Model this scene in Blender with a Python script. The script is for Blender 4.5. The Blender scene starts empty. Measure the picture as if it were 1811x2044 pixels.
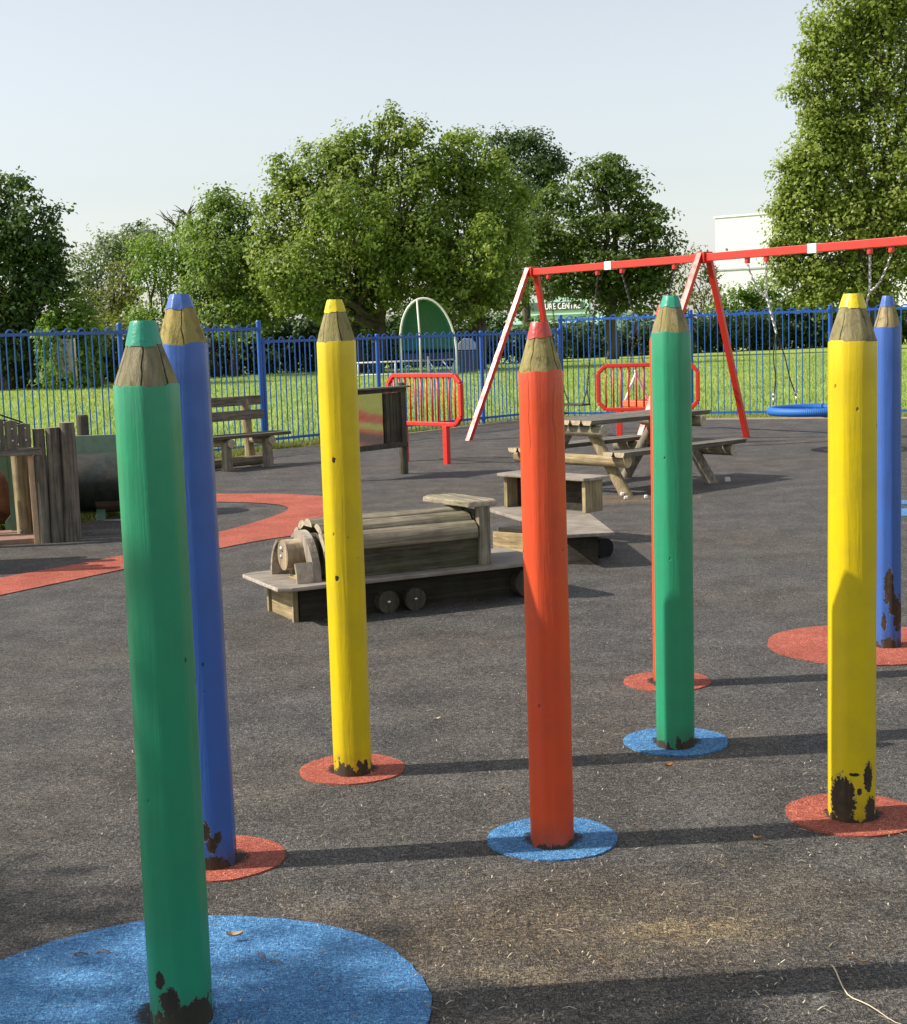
import bpy, math, random
import numpy as np
from mathutils import Vector, Matrix
random.seed(7); rng = np.random.default_rng(11)
sc = bpy.context.scene
COL = sc.collection
PI = math.pi
# ------------------------------------------------------------------ camera frame
F = 3000.; CX, CY = 905.5, 1022.; H = 1.6
D = np.array([.0322, 1., .1185]); D /= np.linalg.norm(D)
UP = -D; FW = np.array([0, 0, 1.]) - D[2]*D; FW /= np.linalg.norm(FW); RT = np.cross(FW, UP)
if RT[0] < 0: RT = -RT
RM = np.array([RT, FW, UP])
def gnd(px, py, z=0.):
    r = RM @ np.array([px-CX, py-CY, F]); t = (z-H)/r[2]; return Vector((r[0]*t, r[1]*t, z))
def at(px, py, y):
    r = RM @ np.array([px-CX, py-CY, F]); t = y/r[1]; return Vector((r[0]*t, y, H+r[2]*t))

# ------------------------------------------------------------------ object helpers
def tag(o, label=None, cat=None, group=None, kind=None):
    if label: o['label'] = label
    if cat: o['category'] = cat
    if group: o['group'] = group
    if kind: o['kind'] = kind
    return o
def empty(name, loc, rz=0., label=None, cat=None, group=None):
    o = bpy.data.objects.new(name, None); COL.objects.link(o)
    o.empty_display_size = .2; o.location = loc; o.rotation_euler = (0, 0, rz)
    return tag(o, label, cat, group)
def fin(name, me, mat, parent=None, smooth=False, bevel=0):
    o = bpy.data.objects.new(name, me); COL.objects.link(o)
    if mat: me.materials.append(mat)
    if parent: o.parent = parent
    if smooth:
        me.shade_smooth()
        if smooth == 'auto':
            me.set_sharp_from_angle(angle=math.radians(35))
    if bevel:
        b = o.modifiers.new('bevel', 'BEVEL'); b.width = bevel; b.segments = 2; b.limit_method = 'ANGLE'; b.angle_limit = math.radians(40)
    return o
def frame_mat(p, x, z=None):
    x = Vector(x).normalized(); z = Vector(z or (0, 0, 1))
    if abs(x.dot(z.normalized())) > .999: z = Vector((0, 1, 0))
    y = z.cross(x).normalized(); z = x.cross(y)
    m = Matrix((x, y, z)).transposed().to_4x4(); m.translation = Vector(p); return m
class MB:
    def __init__(s): s.v = []; s.f = []
    def add(s, vs, fs, M=None):
        n = len(s.v)
        s.v += [tuple(M @ Vector(v)) if M is not None else tuple(v) for v in vs]
        s.f += [tuple(i+n for i in f) for f in fs]; return s
    def box(s, c, d, M=None):
        x, y, z = [a/2 for a in d]; cx, cy, cz = c
        vs = [(cx+i*x, cy+j*y, cz+k*z) for i in (-1, 1) for j in (-1, 1) for k in (-1, 1)]
        return s.add(vs, [(0, 1, 3, 2), (4, 6, 7, 5), (0, 4, 5, 1), (2, 3, 7, 6), (0, 2, 6, 4), (1, 5, 7, 3)], M)
    def bar(s, a, b, w, h, up=None):
        a = Vector(a); b = Vector(b); L = (b-a).length
        return s.box((L/2, 0, 0), (L, w, h), frame_mat(a, b-a, up))
    def tube(s, pts, r, n=10, cap=True, closed=False):
        pts = [Vector(p) for p in pts]; m = len(pts); rr = r if hasattr(r, '__len__') else [r]*m
        base = len(s.v); u = None
        for i, p in enumerate(pts):
            if closed: t = pts[(i+1) % m]-pts[i-1]
            else: t = pts[min(i+1, m-1)]-pts[max(i-1, 0)]
            t.normalize()
            if u is None:
                u = t.orthogonal().normalized()
            u = (u-t*u.dot(t)).normalized(); w = t.cross(u)
            for k in range(n):
                a = 2*PI*k/n; s.v.append(tuple(p+(u*math.cos(a)+w*math.sin(a))*rr[i]))
        for i in range(m if closed else m-1):
            for k in range(n):
                a = base+i*n+k; b = base+i*n+(k+1) % n
                j = (i+1) % m; c = base+j*n+(k+1) % n; d = base+j*n+k
                s.f.append((a, b, c, d))
        if cap and not closed:
            s.f.append(tuple(base+k for k in reversed(range(n)))); s.f.append(tuple(base+(m-1)*n+k for k in range(n)))
        return s
    def prism(s, poly, ax, t0, t1, M=None):
        """poly = 2-D outline in the plane normal to axis ax ('x': y,z ; 'y': x,z ; 'z': x,y)"""
        def P(a, b, t): return {'x': (t, a, b), 'y': (a, t, b), 'z': (a, b, t)}[ax]
        n = len(poly); vs = [P(a, b, t0) for a, b in poly]+[P(a, b, t1) for a, b in poly]
        fs = [tuple(range(n)), tuple(range(2*n-1, n-1, -1))]+[(i, i+n, (i+1) % n+n, (i+1) % n) for i in range(n)]
        return s.add(vs, fs, M)
    def ring(s, ax, c, ri, ro, a0, a1, t0, t1, n=20, zs=1.):
        """arc-shaped board: angles in degrees in the plane normal to ax"""
        out = [(c[0]+ro*math.cos(math.radians(a0+(a1-a0)*i/n)), c[1]+zs*ro*math.sin(math.radians(a0+(a1-a0)*i/n))) for i in range(n+1)]
        inn = [(c[0]+ri*math.cos(math.radians(a0+(a1-a0)*i/n)), c[1]+zs*ri*math.sin(math.radians(a0+(a1-a0)*i/n))) for i in range(n+1)]
        for i in range(n): s.prism([out[i], out[i+1], inn[i+1], inn[i]], ax, t0, t1)
        return s
    def mesh(s, name, merge=False):
        me = bpy.data.meshes.new(name); me.from_pydata(s.v, [], s.f)
        import bmesh
        bm = bmesh.new(); bm.from_mesh(me)
        if merge: bmesh.ops.remove_doubles(bm, verts=bm.verts, dist=1e-5)
        bmesh.ops.recalc_face_normals(bm, faces=bm.faces); bm.to_mesh(me); bm.free(); me.update(); return me
    def build(s, name, mat, parent=None, smooth=False, bevel=0, merge=False):
        return fin(name, s.mesh(name, merge), mat, parent, smooth, bevel)
def sheet(name, pts, z, mat, sub=0):
    me = bpy.data.meshes.new(name); me.from_pydata([(p[0], p[1], z) for p in pts], [], [tuple(range(len(pts)))]); me.update()
    o = fin(name, me, mat)
    if me.polygons[0].normal.z < 0: me.flip_normals()
    return o
def copy_tree(o, parent=None):
    c = o.copy(); COL.objects.link(c); c.parent = parent
    for ch in list(o.children): copy_tree(ch, c)
    return c
def smooth_curve(pts, k=6):
    out = []; n = len(pts)
    for i in range(n-1):
        p0 = Vector(pts[max(i-1, 0)]); p1 = Vector(pts[i]); p2 = Vector(pts[i+1]); p3 = Vector(pts[min(i+2, n-1)])
        for j in range(k):
            t = j/k
            out.append(.5*((2*p1)+(-p0+p2)*t+(2*p0-5*p1+4*p2-p3)*t*t+(-p0+3*p1-3*p2+p3)*t**3))
    out.append(Vector(pts[-1])); return out

# ------------------------------------------------------------------ material helpers
class NT:
    def __init__(s, name):
        s.m = bpy.data.materials.new(name); s.m.use_nodes = True; s.t = s.m.node_tree; s.n = s.t.nodes
        s.p = s.n['Principled BSDF']; s.out = s.n['Material Output']; s.co = s.n.new('ShaderNodeTexCoord')
    def node(s, t, **kw):
        n = s.n.new(t)
        for k, v in kw.items():
            if k in n.inputs: n.inputs[k].default_value = v
            else: setattr(n, k, v)
        return n
    def link(s, a, b): s.t.links.new(a, b)
    def map(s, scale=(1, 1, 1), loc=(0, 0, 0), src='Object', rot=(0, 0, 0)):
        n = s.node('ShaderNodeMapping'); n.inputs['Scale'].default_value = scale; n.inputs['Location'].default_value = loc; n.inputs['Rotation'].default_value = rot
        s.link(s.co.outputs[src], n.inputs['Vector']); return n.outputs[0]
    def noise(s, vec, scale=5, detail=4, rough=.55, dist=0):
        n = s.node('ShaderNodeTexNoise'); n.inputs['Scale'].default_value = scale; n.inputs['Detail'].default_value = detail
        n.inputs['Roughness'].default_value = rough; n.inputs['Distortion'].default_value = dist; s.link(vec, n.inputs['Vector']); return n.outputs[0]
    def voro(s, vec, scale=5, feature='F1', out=0, rand=1):
        n = s.node('ShaderNodeTexVoronoi'); n.feature = feature; n.inputs['Scale'].default_value = scale; n.inputs['Randomness'].default_value = rand
        s.link(vec, n.inputs['Vector']); return n.outputs[out]
    def ramp(s, fac, stops, interp='LINEAR'):
        n = s.node('ShaderNodeValToRGB'); cr = n.color_ramp; cr.interpolation = interp
        while len(cr.elements) < len(stops): cr.elements.new(.5)
        for e, (p, c) in zip(cr.elements, stops):
            e.position = p; e.color = (*c, 1) if hasattr(c, '__len__') else (c, c, c, 1)
        s.link(fac, n.inputs[0]); return n.outputs[0]
    def mix(s, fac, a, b, mode='MIX'):
        n = s.node('ShaderNodeMix'); n.data_type = 'RGBA'; n.blend_type = mode; n.clamp_factor = True
        for sock, v in ((0, fac), (6, a), (7, b)):
            if isinstance(v, (int, float)): n.inputs[sock].default_value = v if sock == 0 else (v, v, v, 1)
            elif isinstance(v, tuple): n.inputs[sock].default_value = (*v, 1)
            else: s.link(v, n.inputs[sock])
        return n.outputs[2]
    def math(s, op, a, b=0., c=None):
        n = s.node('ShaderNodeMath'); n.operation = op
        for i, v in enumerate((a, b, c)):
            if v is None: continue
            if isinstance(v, (int, float)): n.inputs[i].default_value = v
            else: s.link(v, n.inputs[i])
        return n.outputs[0]
    def bump(s, h, strength=.5, dist=.01, prev=None):
        n = s.node('ShaderNodeBump'); n.inputs['Strength'].default_value = strength; n.inputs['Distance'].default_value = dist
        s.link(h, n.inputs['Height'])
        if prev: s.link(prev, n.inputs['Normal'])
        return n.outputs[0]
    def done(s, col=None, rough=None, norm=None, metal=None, spec=None):
        for k, v in (('Base Color', col), ('Roughness', rough), ('Normal', norm), ('Metallic', metal), ('Specular IOR Level', spec)):
            if v is None: continue
            if isinstance(v, (int, float)): s.p.inputs[k].default_value = v
            elif isinstance(v, tuple): s.p.inputs[k].default_value = (*v, 1)
            else: s.link(v, s.p.inputs[k])
        return s.m

def rubber(name, dark, mid, light, scale=1., stain=True, brown=None):
    t = NT(name); v = t.map()
    c = t.noise(v, 3, 5); d = t.noise(v, .5, 4)
    wv = t.map((1, .35, 1), rot=(0, 0, .6)); e = t.noise(wv, 105*scale, 3, .6, 3.)
    wv2 = t.map((.3, 1, 1), loc=(3, 1, 0), rot=(0, 0, .3)); e2 = t.noise(wv2, 95*scale, 3, .6, 2.5)
    g = t.math('ADD', t.math('MULTIPLY', e, .55), t.math('MULTIPLY', e2, .45))
    g = t.math('ADD', g, t.math('MULTIPLY', t.math('SUBTRACT', c, .5), .1))
    col = t.ramp(g, [(.38, dark), (.47, mid), (.55, light), (.64, tuple(min(1, x*2.0) for x in light))])
    if brown:
        m = t.ramp(d, [(.42, 0.), (.62, 1.)])
        col = t.mix(m, col, t.mix(.75, col, brown, 'MULTIPLY'))
    big = t.ramp(c, [(.3, .92), (.7, 1.07)]); col = t.mix(1., col, big, 'MULTIPLY')
    n = t.bump(g, 1., .02); n = t.bump(c, .3, .03, n)
    return t, col, n

def wood(name, base, dark, axis='X', moss=0., rough=.85, gs=1., crack=.5, lichen=None, end=True, endc=None):
    t = NT(name); sc_ = {'X': (1.2, 26, 26), 'Y': (26, 1.2, 26), 'Z': (26, 26, 1.2)}[axis]
    v = t.map(tuple(x*gs for x in sc_)); v0 = t.map()
    g = t.noise(v, 1.6, 6, .65, .6); k = t.noise(v, 4.5, 3, .5, .3); big = t.noise(v0, 3.2, 4)
    col = t.ramp(g, [(.30, dark), (.46, tuple((a+b)/2 for a, b in zip(base, dark))), (.6, base), (.78, tuple(min(1, x*1.35) for x in base))])
    col = t.mix(t.ramp(k, [(.60, 0.), (.70, crack)]), col, tuple(x*.3 for x in dark))
    if moss:
        mm = t.ramp(big, [(.45, 0.), (.68, moss)]); col = t.mix(mm, col, lichen or (.10, .115, .035))
    col = t.mix(.8, col, t.ramp(t.noise(v0, 9, 3), [(.3, .72), (.7, 1.2)]), 'MULTIPLY')
    if axis in 'XYZ' and end:
        sp_ = t.node('ShaderNodeSeparateXYZ'); t.link(t.co.outputs['Normal'], sp_.inputs[0]); e = t.math('ABSOLUTE', sp_.outputs['XYZ'.index(axis)])
        col = t.mix(t.ramp(e, [(.75, 0.), (.85, 1.)]), col, t.mix(.7, endc or tuple(min(1, x*1.25+.03) for x in base), t.ramp(t.noise(v0, 30, 4), [(.35, .6), (.65, 1.2)]), 'MULTIPLY'))
    n = t.bump(g, .7, .006); n = t.bump(k, .5, .004, n)
    return t.done(col, rough, n, spec=.25)

def paint(name, c, rough=.35, bump=.15, dirt=.15, scale=12):
    t = NT(name); v = t.map(); a = t.noise(v, scale, 5); b = t.noise(v, scale*9, 2)
    col = t.mix(t.ramp(a, [(.5, 0.), (.75, dirt)]), c, tuple(x*.45+.02 for x in c))
    n = t.bump(b, bump, .002)
    return t.done(col, t.ramp(a, [(.3, rough*.8), (.7, min(1, rough*1.5))]), n)

def metal(name, c, rough=.4, met=1.):
    t = NT(name); v = t.map(); a = t.noise(v, 30, 3)
    return t.done(t.mix(t.ramp(a, [(.4, 0.), (.7, .5)]), c, tuple(x*.6 for x in c)), rough, None, met)

def leafmat(name, c1, c2, c3, trans=.35, rough=.5):
    trans += .12
    t = NT(name); at_ = t.node('ShaderNodeAttribute'); at_.attribute_name = 'rnd'
    col = t.ramp(at_.outputs['Fac'], [(.0, c1), (.5, c2), (1., c3)])
    v = t.map(); big = t.noise(v, .35, 3); col = t.mix(.7, col, t.ramp(big, [(.35, .75), (.65, 1.25)]), 'MULTIPLY')
    t.done(col, rough, None, spec=.35)
    tr = t.node('ShaderNodeBsdfTranslucent'); t.link(t.mix(.4, col, (.35, .45, .05)), tr.inputs['Color'])
    mx = t.node('ShaderNodeMixShader'); mx.inputs[0].default_value = trans
    t.link(t.p.outputs[0], mx.inputs[1]); t.link(tr.outputs[0], mx.inputs[2]); t.link(mx.outputs[0], t.out.inputs['Surface'])
    return t.m

# ------------------------------------------------------------------ shared materials
def tar():
    t, col, n = rubber('rubber_crumb_surface', (.008, .0075, .007), (.046, .043, .040), (.165, .154, .138), 1., brown=(1.12, .99, .86))
    v = t.map()
    # pale tan sun flecks painted into the ground colour, plus brown sandy stains
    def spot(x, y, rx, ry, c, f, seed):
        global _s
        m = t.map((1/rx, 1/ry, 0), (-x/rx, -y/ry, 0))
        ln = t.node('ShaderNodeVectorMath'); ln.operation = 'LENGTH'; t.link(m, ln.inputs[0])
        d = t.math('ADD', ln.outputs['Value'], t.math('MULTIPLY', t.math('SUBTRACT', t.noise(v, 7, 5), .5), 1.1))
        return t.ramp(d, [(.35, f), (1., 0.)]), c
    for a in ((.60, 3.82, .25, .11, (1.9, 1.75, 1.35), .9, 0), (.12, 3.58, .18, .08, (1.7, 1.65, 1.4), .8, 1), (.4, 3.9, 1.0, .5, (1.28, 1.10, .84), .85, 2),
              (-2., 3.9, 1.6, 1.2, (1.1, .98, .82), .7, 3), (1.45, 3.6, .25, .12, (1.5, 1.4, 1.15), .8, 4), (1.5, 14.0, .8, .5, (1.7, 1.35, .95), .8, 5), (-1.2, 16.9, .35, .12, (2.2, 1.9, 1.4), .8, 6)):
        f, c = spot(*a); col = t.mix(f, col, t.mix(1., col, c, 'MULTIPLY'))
    # pale flecks of dried litter and grit trodden in
    s1 = t.voro(v, 34); s2 = t.noise(v, 7, 3)
    fl = t.math('MULTIPLY', t.ramp(s1, [(.10, 1.), (.15, 0.)]), t.ramp(s2, [(.46, 0.), (.60, .95)]))
    col = t.mix(t.math('MULTIPLY', fl, .75), col, (.40, .365, .30))
    return t.done(col, .75, n, spec=.35)
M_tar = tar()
def colrub(name, d, m, l):
    t, col, n = rubber(name, d, m, l, 1.)
    v = t.map(); a = t.noise(v, 40, 4, .7)
    col = t.mix(t.ramp(a, [(.60, 0.), (.74, .6)]), col, tuple(x*.5 for x in d))
    ln = t.node('ShaderNodeVectorMath'); ln.operation = 'LENGTH'; t.link(t.map((1, 1, 0)), ln.inputs[0])
    dd = t.math('ADD', ln.outputs['Value'], t.math('MULTIPLY', t.math('SUBTRACT', t.noise(v, 60, 3), .5), .05))
    col = t.mix(t.ramp(dd, [(.083, .92), (.098, 0.)]), col, (.02, .017, .012))
    return t.done(col, .8, n, spec=.3)
M_redrub = colrub('red_rubber', (.20, .036, .022), (.42, .092, .056), (.58, .17, .11))
M_bluerub = colrub('blue_rubber', (.018, .075, .21), (.055, .20, .46), (.14, .36, .66))
def grassmat():
    t = NT('mown_grass'); v = t.map(); a = t.noise(v, 9, 6, .75); b = t.noise(v, .12, 4); c = t.noise(v, 1.2, 5, .7)
    vs = t.map((1, .12, 1)); s = t.noise(vs, 3., 4, .6)
    col = t.ramp(a, [(.3, (.17, .25, .045)), (.5, (.29, .39, .08)), (.7, (.42, .50, .14))])
    col = t.mix(1., col, t.ramp(b, [(.35, (.85, .92, .85)), (.65, (1.15, 1.05, 1.05))]), 'MULTIPLY')
    col = t.mix(.8, col, t.ramp(c, [(.3, .75), (.7, 1.25)]), 'MULTIPLY')
    col = t.mix(.5, col, t.ramp(s, [(.35, .8), (.65, 1.2)]), 'MULTIPLY')
    n = t.bump(a, 1., .06)
    return t.done(col, .9, n, spec=.15)
M_grass = grassmat()
def dirtmat():
    t = NT('dry_edge_soil'); v = t.map(); a = t.noise(v, 22, 6, .8); b = t.noise(v, 1.6, 4)
    col = t.ramp(a, [(.32, (.10, .055, .03)), (.5, (.30, .19, .10)), (.68, (.50, .38, .22))])
    col = t.mix(t.ramp(b, [(.42, 0.), (.6, .85)]), col, t.ramp(a, [(.3, (.08, .13, .02)), (.7, (.25, .30, .07))]))
    return t.done(col, .95, t.bump(a, 1., .03), spec=.1)
M_dirt = dirtmat()
M_fence = paint('fence_blue_paint', (.012, .095, .42), .28, .1, .25)
M_swing = paint('gloss_red_paint', (.60, .030, .018), .33, .0, .12)
M_white = paint('white_marker_paint', (.80, .80, .78), .35, .05, .1)
M_galv = metal('galvanised_chain', (.55, .55, .53), .35, .9)
M_dchain = metal('dark_weathered_chain', (.10, .10, .10), .5, .8)
W_greyX = wood('weathered_timber_lengthwise', (.29, .245, .175), (.075, .062, .043), 'X', .35, lichen=(.16, .17, .07))
W_greyY = wood('weathered_timber_crosswise', (.33, .28, .20), (.10, .085, .06), 'Y', .35, lichen=(.16, .17, .07))
W_greyZ = wood('weathered_timber_upright', (.31, .27, .20), (.09, .075, .055), 'Z', .3)
W_paleX = wood('pale_timber_lengthwise', (.48, .36, .19), (.22, .15, .075), 'X', .2, crack=.3)
W_paleY = wood('pale_timber_crosswise', (.40, .31, .17), (.16, .115, .06), 'Y', .2, crack=.3)
W_paleZ = wood('pale_timber_upright', (.37, .295, .17), (.15, .11, .06), 'Z', .25, crack=.3)
W_darkX = wood('dark_stained_board', (.045, .038, .028), (.015, .013, .01), 'X', .35, lichen=(.035, .042, .018))
W_darkZ = wood('dark_stained_post', (.10, .085, .065), (.03, .027, .022), 'Z', .3)
W_silver = wood('silvered_log', (.19, .165, .135), (.05, .042, .034), 'Z', .2)
W_silverX = wood('silvered_plank', (.23, .205, .17), (.06, .052, .042), 'X', .15, endc=(.46, .37, .24))
W_bark = wood('tree_bark', (.11, .09, .065), (.035, .03, .022), 'Z', .3, gs=.2)
M_bolt = metal('galvanised_bolt', (.65, .65, .62), .35, .8)

# ------------------------------------------------------------------ ground
gr = sheet('grass_field', [(-900, -300), (900, -300), (900, 1500), (-900, 1500)], 0., M_grass); tag(gr, kind='structure')
edge = [(-9, -12), (-7.5, 6), (-5.6, 10.6), (-3.55, 12.9), (-3.28, 13.5), (-3.05, 14.2), (-3.2, 16), (-3.55, 18.3), (-3.3, 19.7), (-2.85, 20.8), (-2.5, 22.0), (-2.17, 22.2), (-1.5, 23.2), (-.7, 24.2), (.2, 25.5),
        (1.0, 26.6), (1.7, 27.0), (2.6, 26.4), (4.17, 25.7), (6.24, 24.84), (7.6, 24.1), (10.5, 22.6), (13, 18), (13, -12)]
def jag(pts, n=5, a=.035):
    o = []
    for i in range(len(pts)):
        p = Vector((*pts[i], 0)); q = Vector((*pts[(i+1) % len(pts)], 0)); L = (q-p).length; k = max(1, int(L/.16)) if L < 8 else 8
        for j in range(k): o.append((p.lerp(q, j/k)+Vector((random.uniform(-a, a), random.uniform(-a, a), 0)))[:2])
    return o
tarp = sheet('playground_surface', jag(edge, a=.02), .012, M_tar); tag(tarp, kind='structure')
# dry soil strip just outside the edge
cen = Vector((2., 12.))
def off(pts, d):
    o = []; n = len(pts)
    for i in range(n):
        a = Vector(pts[i-1]); b = Vector(pts[(i+1) % n]); t = (b-a).normalized(); nr = Vector((t.y, -t.x)); p = Vector(pts[i])
        if (p-cen).dot(nr) < 0: nr = -nr
        o.append(tuple(p+nr*d))
    return o
di = sheet('soil_edge', jag(off(edge, .5), a=.12), .006, M_dirt); tag(di, kind='structure')
kb = MB()
kp = [edge[i] for i in range(12, 22)]
for a, b in zip(kp[:-1], kp[1:]):
    kb.bar((*off([a], 0)[0], .01) if False else (a[0], a[1], .012), (b[0], b[1], .012), .045, .05)
tag(kb.build('edging_kerb', paint('pale_concrete_edge', (.42, .34, .25), .9, .3, .5)), kind='structure')
# red track loop
outer = [(-4.6, 7.0), (-3.9, 8.05), (-2.95, 9.6), (-2.35, 10.57), (-1.85, 11.42), (-1.5, 11.92), (-1.08, 12.32), (-.93, 12.85), (-.90, 13.6), (-1.05, 14.5), (-1.31, 15.07), (-1.80, 15.45), (-2.49, 15.66), (-3.1, 15.6), (-3.1, 14.95)]
inner = [(-2.9, 14.95), (-2.37, 14.88), (-1.95, 14.68), (-1.66, 14.38), (-1.55, 13.97), (-1.68, 13.3), (-1.99, 12.42), (-2.5, 11.29), (-3.17, 10.34), (-4.2, 8.85), (-4.9, 7.6)]
so = smooth_curve([(*p, 0) for p in outer[:-1]]); si = smooth_curve([(*p, 0) for p in inner])
rp = sheet('red_track', [p[:2] for p in so]+[p[:2] for p in si], .018, M_redrub); tag(rp, kind='structure')
rp2 = sheet('unseen_red_patch', [(8.75+3.0*math.cos(a*PI/24), 18.4+3.0*math.sin(a*PI/24)) for a in range(48)], .018, M_redrub); tag(rp2, kind='structure')  # unseen red circle added beyond the frame for the mirror to reflect
bs = MB()
for (a, b) in ((1003, 1011), (1020, 1034)):
    q = [gnd(1800, a), gnd(1900, a-4), gnd(1900, b-3), gnd(1800, b)]
    bs.prism([(p.x, p.y) for p in q], 'z', .013, .02)
tag(bs.build('blue_floor_marking', M_bluerub), kind='structure')

# ------------------------------------------------------------------ pencils
def angcrack(t, v0, seed, n, zs):
    gr_ = t.node('ShaderNodeTexGradient'); gr_.gradient_type = 'RADIAL'; t.link(v0, gr_.inputs[0])
    sz = t.node('ShaderNodeSeparateXYZ'); t.link(v0, sz.inputs[0]); wob = t.math('MULTIPLY', t.math('SUBTRACT', t.noise(t.map((1, 1, 3)), 3, 3), .5), .6)
    cb = t.node('ShaderNodeCombineXYZ'); t.link(t.math('ADD', t.math('MULTIPLY', gr_.outputs[1], n), wob), cb.inputs[0]); t.link(t.math('MULTIPLY_ADD', sz.outputs[2], zs*.3, seed*3.3), cb.inputs[1])
    vo = t.node('ShaderNodeTexVoronoi'); vo.voronoi_dimensions = '1D'; vo.feature = 'DISTANCE_TO_EDGE'; vo.inputs['Scale'].default_value = 1.
    t.link(t.math('ADD', t.math('MULTIPLY', gr_.outputs[1], n), t.math('ADD', wob, seed*5.7)), vo.inputs['W']); return vo.outputs[0]
def pencil_paint(name, c, seed, spots=(), lowpeel=.12, crack=True, peelcol=(.075, .045, .025)):
    t = NT(name); v = t.map((1, 1, 1), (seed*1.7, seed*.9, seed*.3)); v0 = t.map()
    gv = t.map((14, 14, .9), (seed, 0, 0)); g = t.noise(gv, 2.2, 5, .6, .5)
    fine = t.noise(v, 38, 4); med = t.noise(v, 9, 5)
    sep = t.node('ShaderNodeSeparateXYZ'); t.link(v0, sep.inputs[0]); z = sep.outputs[2]
    col = t.mix(t.ramp(med, [(.40, 0.), (.75, .5)]), c, tuple(x*.70+.004 for x in c)); col = t.mix(t.ramp(g, [(.60, 0.), (.8, .18)]), col, tuple(min(1, x*1.12+.015) for x in c))
    # small dings
    vd = t.voro(t.map((1, 1, .6), (seed*.4, seed, 0)), 17); dm = t.ramp(vd, [(.045, 1.), (.075, 0.)])
    dm = t.math('MULTIPLY', dm, t.ramp(t.noise(v, 4, 2), [(.52, 0.), (.60, 1.)]))
    # peel mask: noise rising near the foot, plus explicit patches
    nz = t.noise(t.map((1, 1, .55), (seed*3, seed, 0)), 24, 5, .6)
    hf = t.math('MULTIPLY', t.math('SUBTRACT', 1., t.math('DIVIDE', z, lowpeel)), .30)
    base = t.math('ADD', nz, t.math('MAXIMUM', hf, -.4))
    pm = t.ramp(base, [(.665, 0.), (.68, 1.)])
    for (x, y, zz, r, rz, amp) in spots:
        m = t.map((1/r, 1/r, 1/rz), (-x/r, -y/r, -zz/rz)); ln = t.node('ShaderNodeVectorMath'); ln.operation = 'LENGTH'; t.link(m, ln.inputs[0])
        d = t.math('ADD', ln.outputs['Value'], t.math('ADD', t.math('MULTIPLY', t.math('SUBTRACT', t.noise(v, 30, 4), .5), amp), t.math('MULTIPLY', t.math('SUBTRACT', t.noise(v, 110, 3), .5), 1.1)))
        pm = t.math('MAXIMUM', pm, t.ramp(d, [(.90, 1.), (1.0, 0.)]))
    peel = t.ramp(g, [(.35, tuple(x*.35 for x in peelcol)), (.6, peelcol), (.75, tuple(x*1.7 for x in peelcol))])
    peel = t.mix(t.ramp(t.noise(v, 45, 4), [(.4, 0.), (.6, .7)]), peel, (.025, .02, .014))
    rim = t.math('MULTIPLY', t.ramp(pm, [(.05, 0.), (.4, 1.)]), t.ramp(pm, [(.6, 1.), (.95, 0.)]))
    col = t.mix(pm, col, peel); col = t.mix(t.math('MULTIPLY', rim, .6), col, tuple(min(1, x*.8+.2) for x in c))
    col = t.mix(t.math('MULTIPLY', dm, .75), col, (.03, .02, .01))
    # grime close to the ground
    gm = t.math('MULTIPLY', t.ramp(z, [(.0, .75), (.10, 0.)]), t.ramp(med, [(.35, .2), (.65, 1.)]))
    col = t.mix(gm, col, (.05, .04, .02))
    lw = t.node('ShaderNodeLayerWeight'); 
    n = t.bump(g, .55, .006); n = t.bump(fine, .2, .003, n); n = t.bump(t.math('MULTIPLY', dm, -1.), .8, .006, n); n = t.bump(t.math('MULTIPLY', pm, -1.), .8, .003, n)
    if crack:
        cr = angcrack(t, v0, seed, 7, .35); cm = t.math('MULTIPLY', t.ramp(cr, [(.012, 1.), (.03, 0.)]), t.math('MULTIPLY', t.ramp(t.noise(v, 2.2, 2), [(.58, 0.), (.66, 1.)]), t.ramp(z, [(.95 if seed == 4 else 1.32, 0.), (1.45, .7)])))
        n = t.bump(t.math('MULTIPLY', cm, -1.), .8, .004, n); col = t.mix(t.math('MULTIPLY', cm, .5), col, tuple(x*.25 for x in c))
    rg = t.mix(pm, t.ramp(med, [(.3, .30), (.7, .45)]), .9)
    return t.done(col, rg, n, spec=.45)
def cone_wood(name, seed, tint):
    t = NT(name); gv = t.map((20, 20, 1.6), (seed, 0, seed)); v = t.map((1, 1, 1), (seed*2, 0, 0))
    g = t.noise(gv, 1.8, 6, .7, .4); b = t.noise(v, 11, 5, .6); bl = t.noise(v, 28, 3)
    col = t.ramp(g, [(.3, tuple(x*.75 for x in tint)), (.5, tuple(x*1.3 for x in tint)), (.7, tuple(min(1, x*2.0) for x in tint))])
    col = t.mix(t.ramp(b, [(.45, 0.), (.62, .6)]), col, (.27, .24, .07))
    col = t.mix(t.ramp(bl, [(.56, 0.), (.70, .6)]), col, (.08, .075, .04))
    cr = angcrack(t, t.map(), seed, 6, .5); cm = t.math('MULTIPLY', t.ramp(cr, [(.012, 1.), (.03, 0.)]), t.ramp(t.noise(v, 6, 2), [(.44, 0.), (.54, 1.)]))
    col = t.mix(cm, col, (.012, .01, .006))
    n = t.bump(g, .9, .008); n = t.bump(b, .5, .006, n); n = t.bump(t.math('MULTIPLY', cm, -1.), 1., .01, n)
    return t.done(col, .85, n, spec=.2)
COLS = {'green': (.022, .27, .135), 'blue': (.045, .12, .40), 'yellow': (.66, .49, .002), 'red': (.66, .075, .022)}
TIPC = {'green': (.025, .29, .18), 'blue': (.07, .15, .45), 'yellow': (.68, .54, .01), 'red': (.55, .07, .05)}
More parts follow.
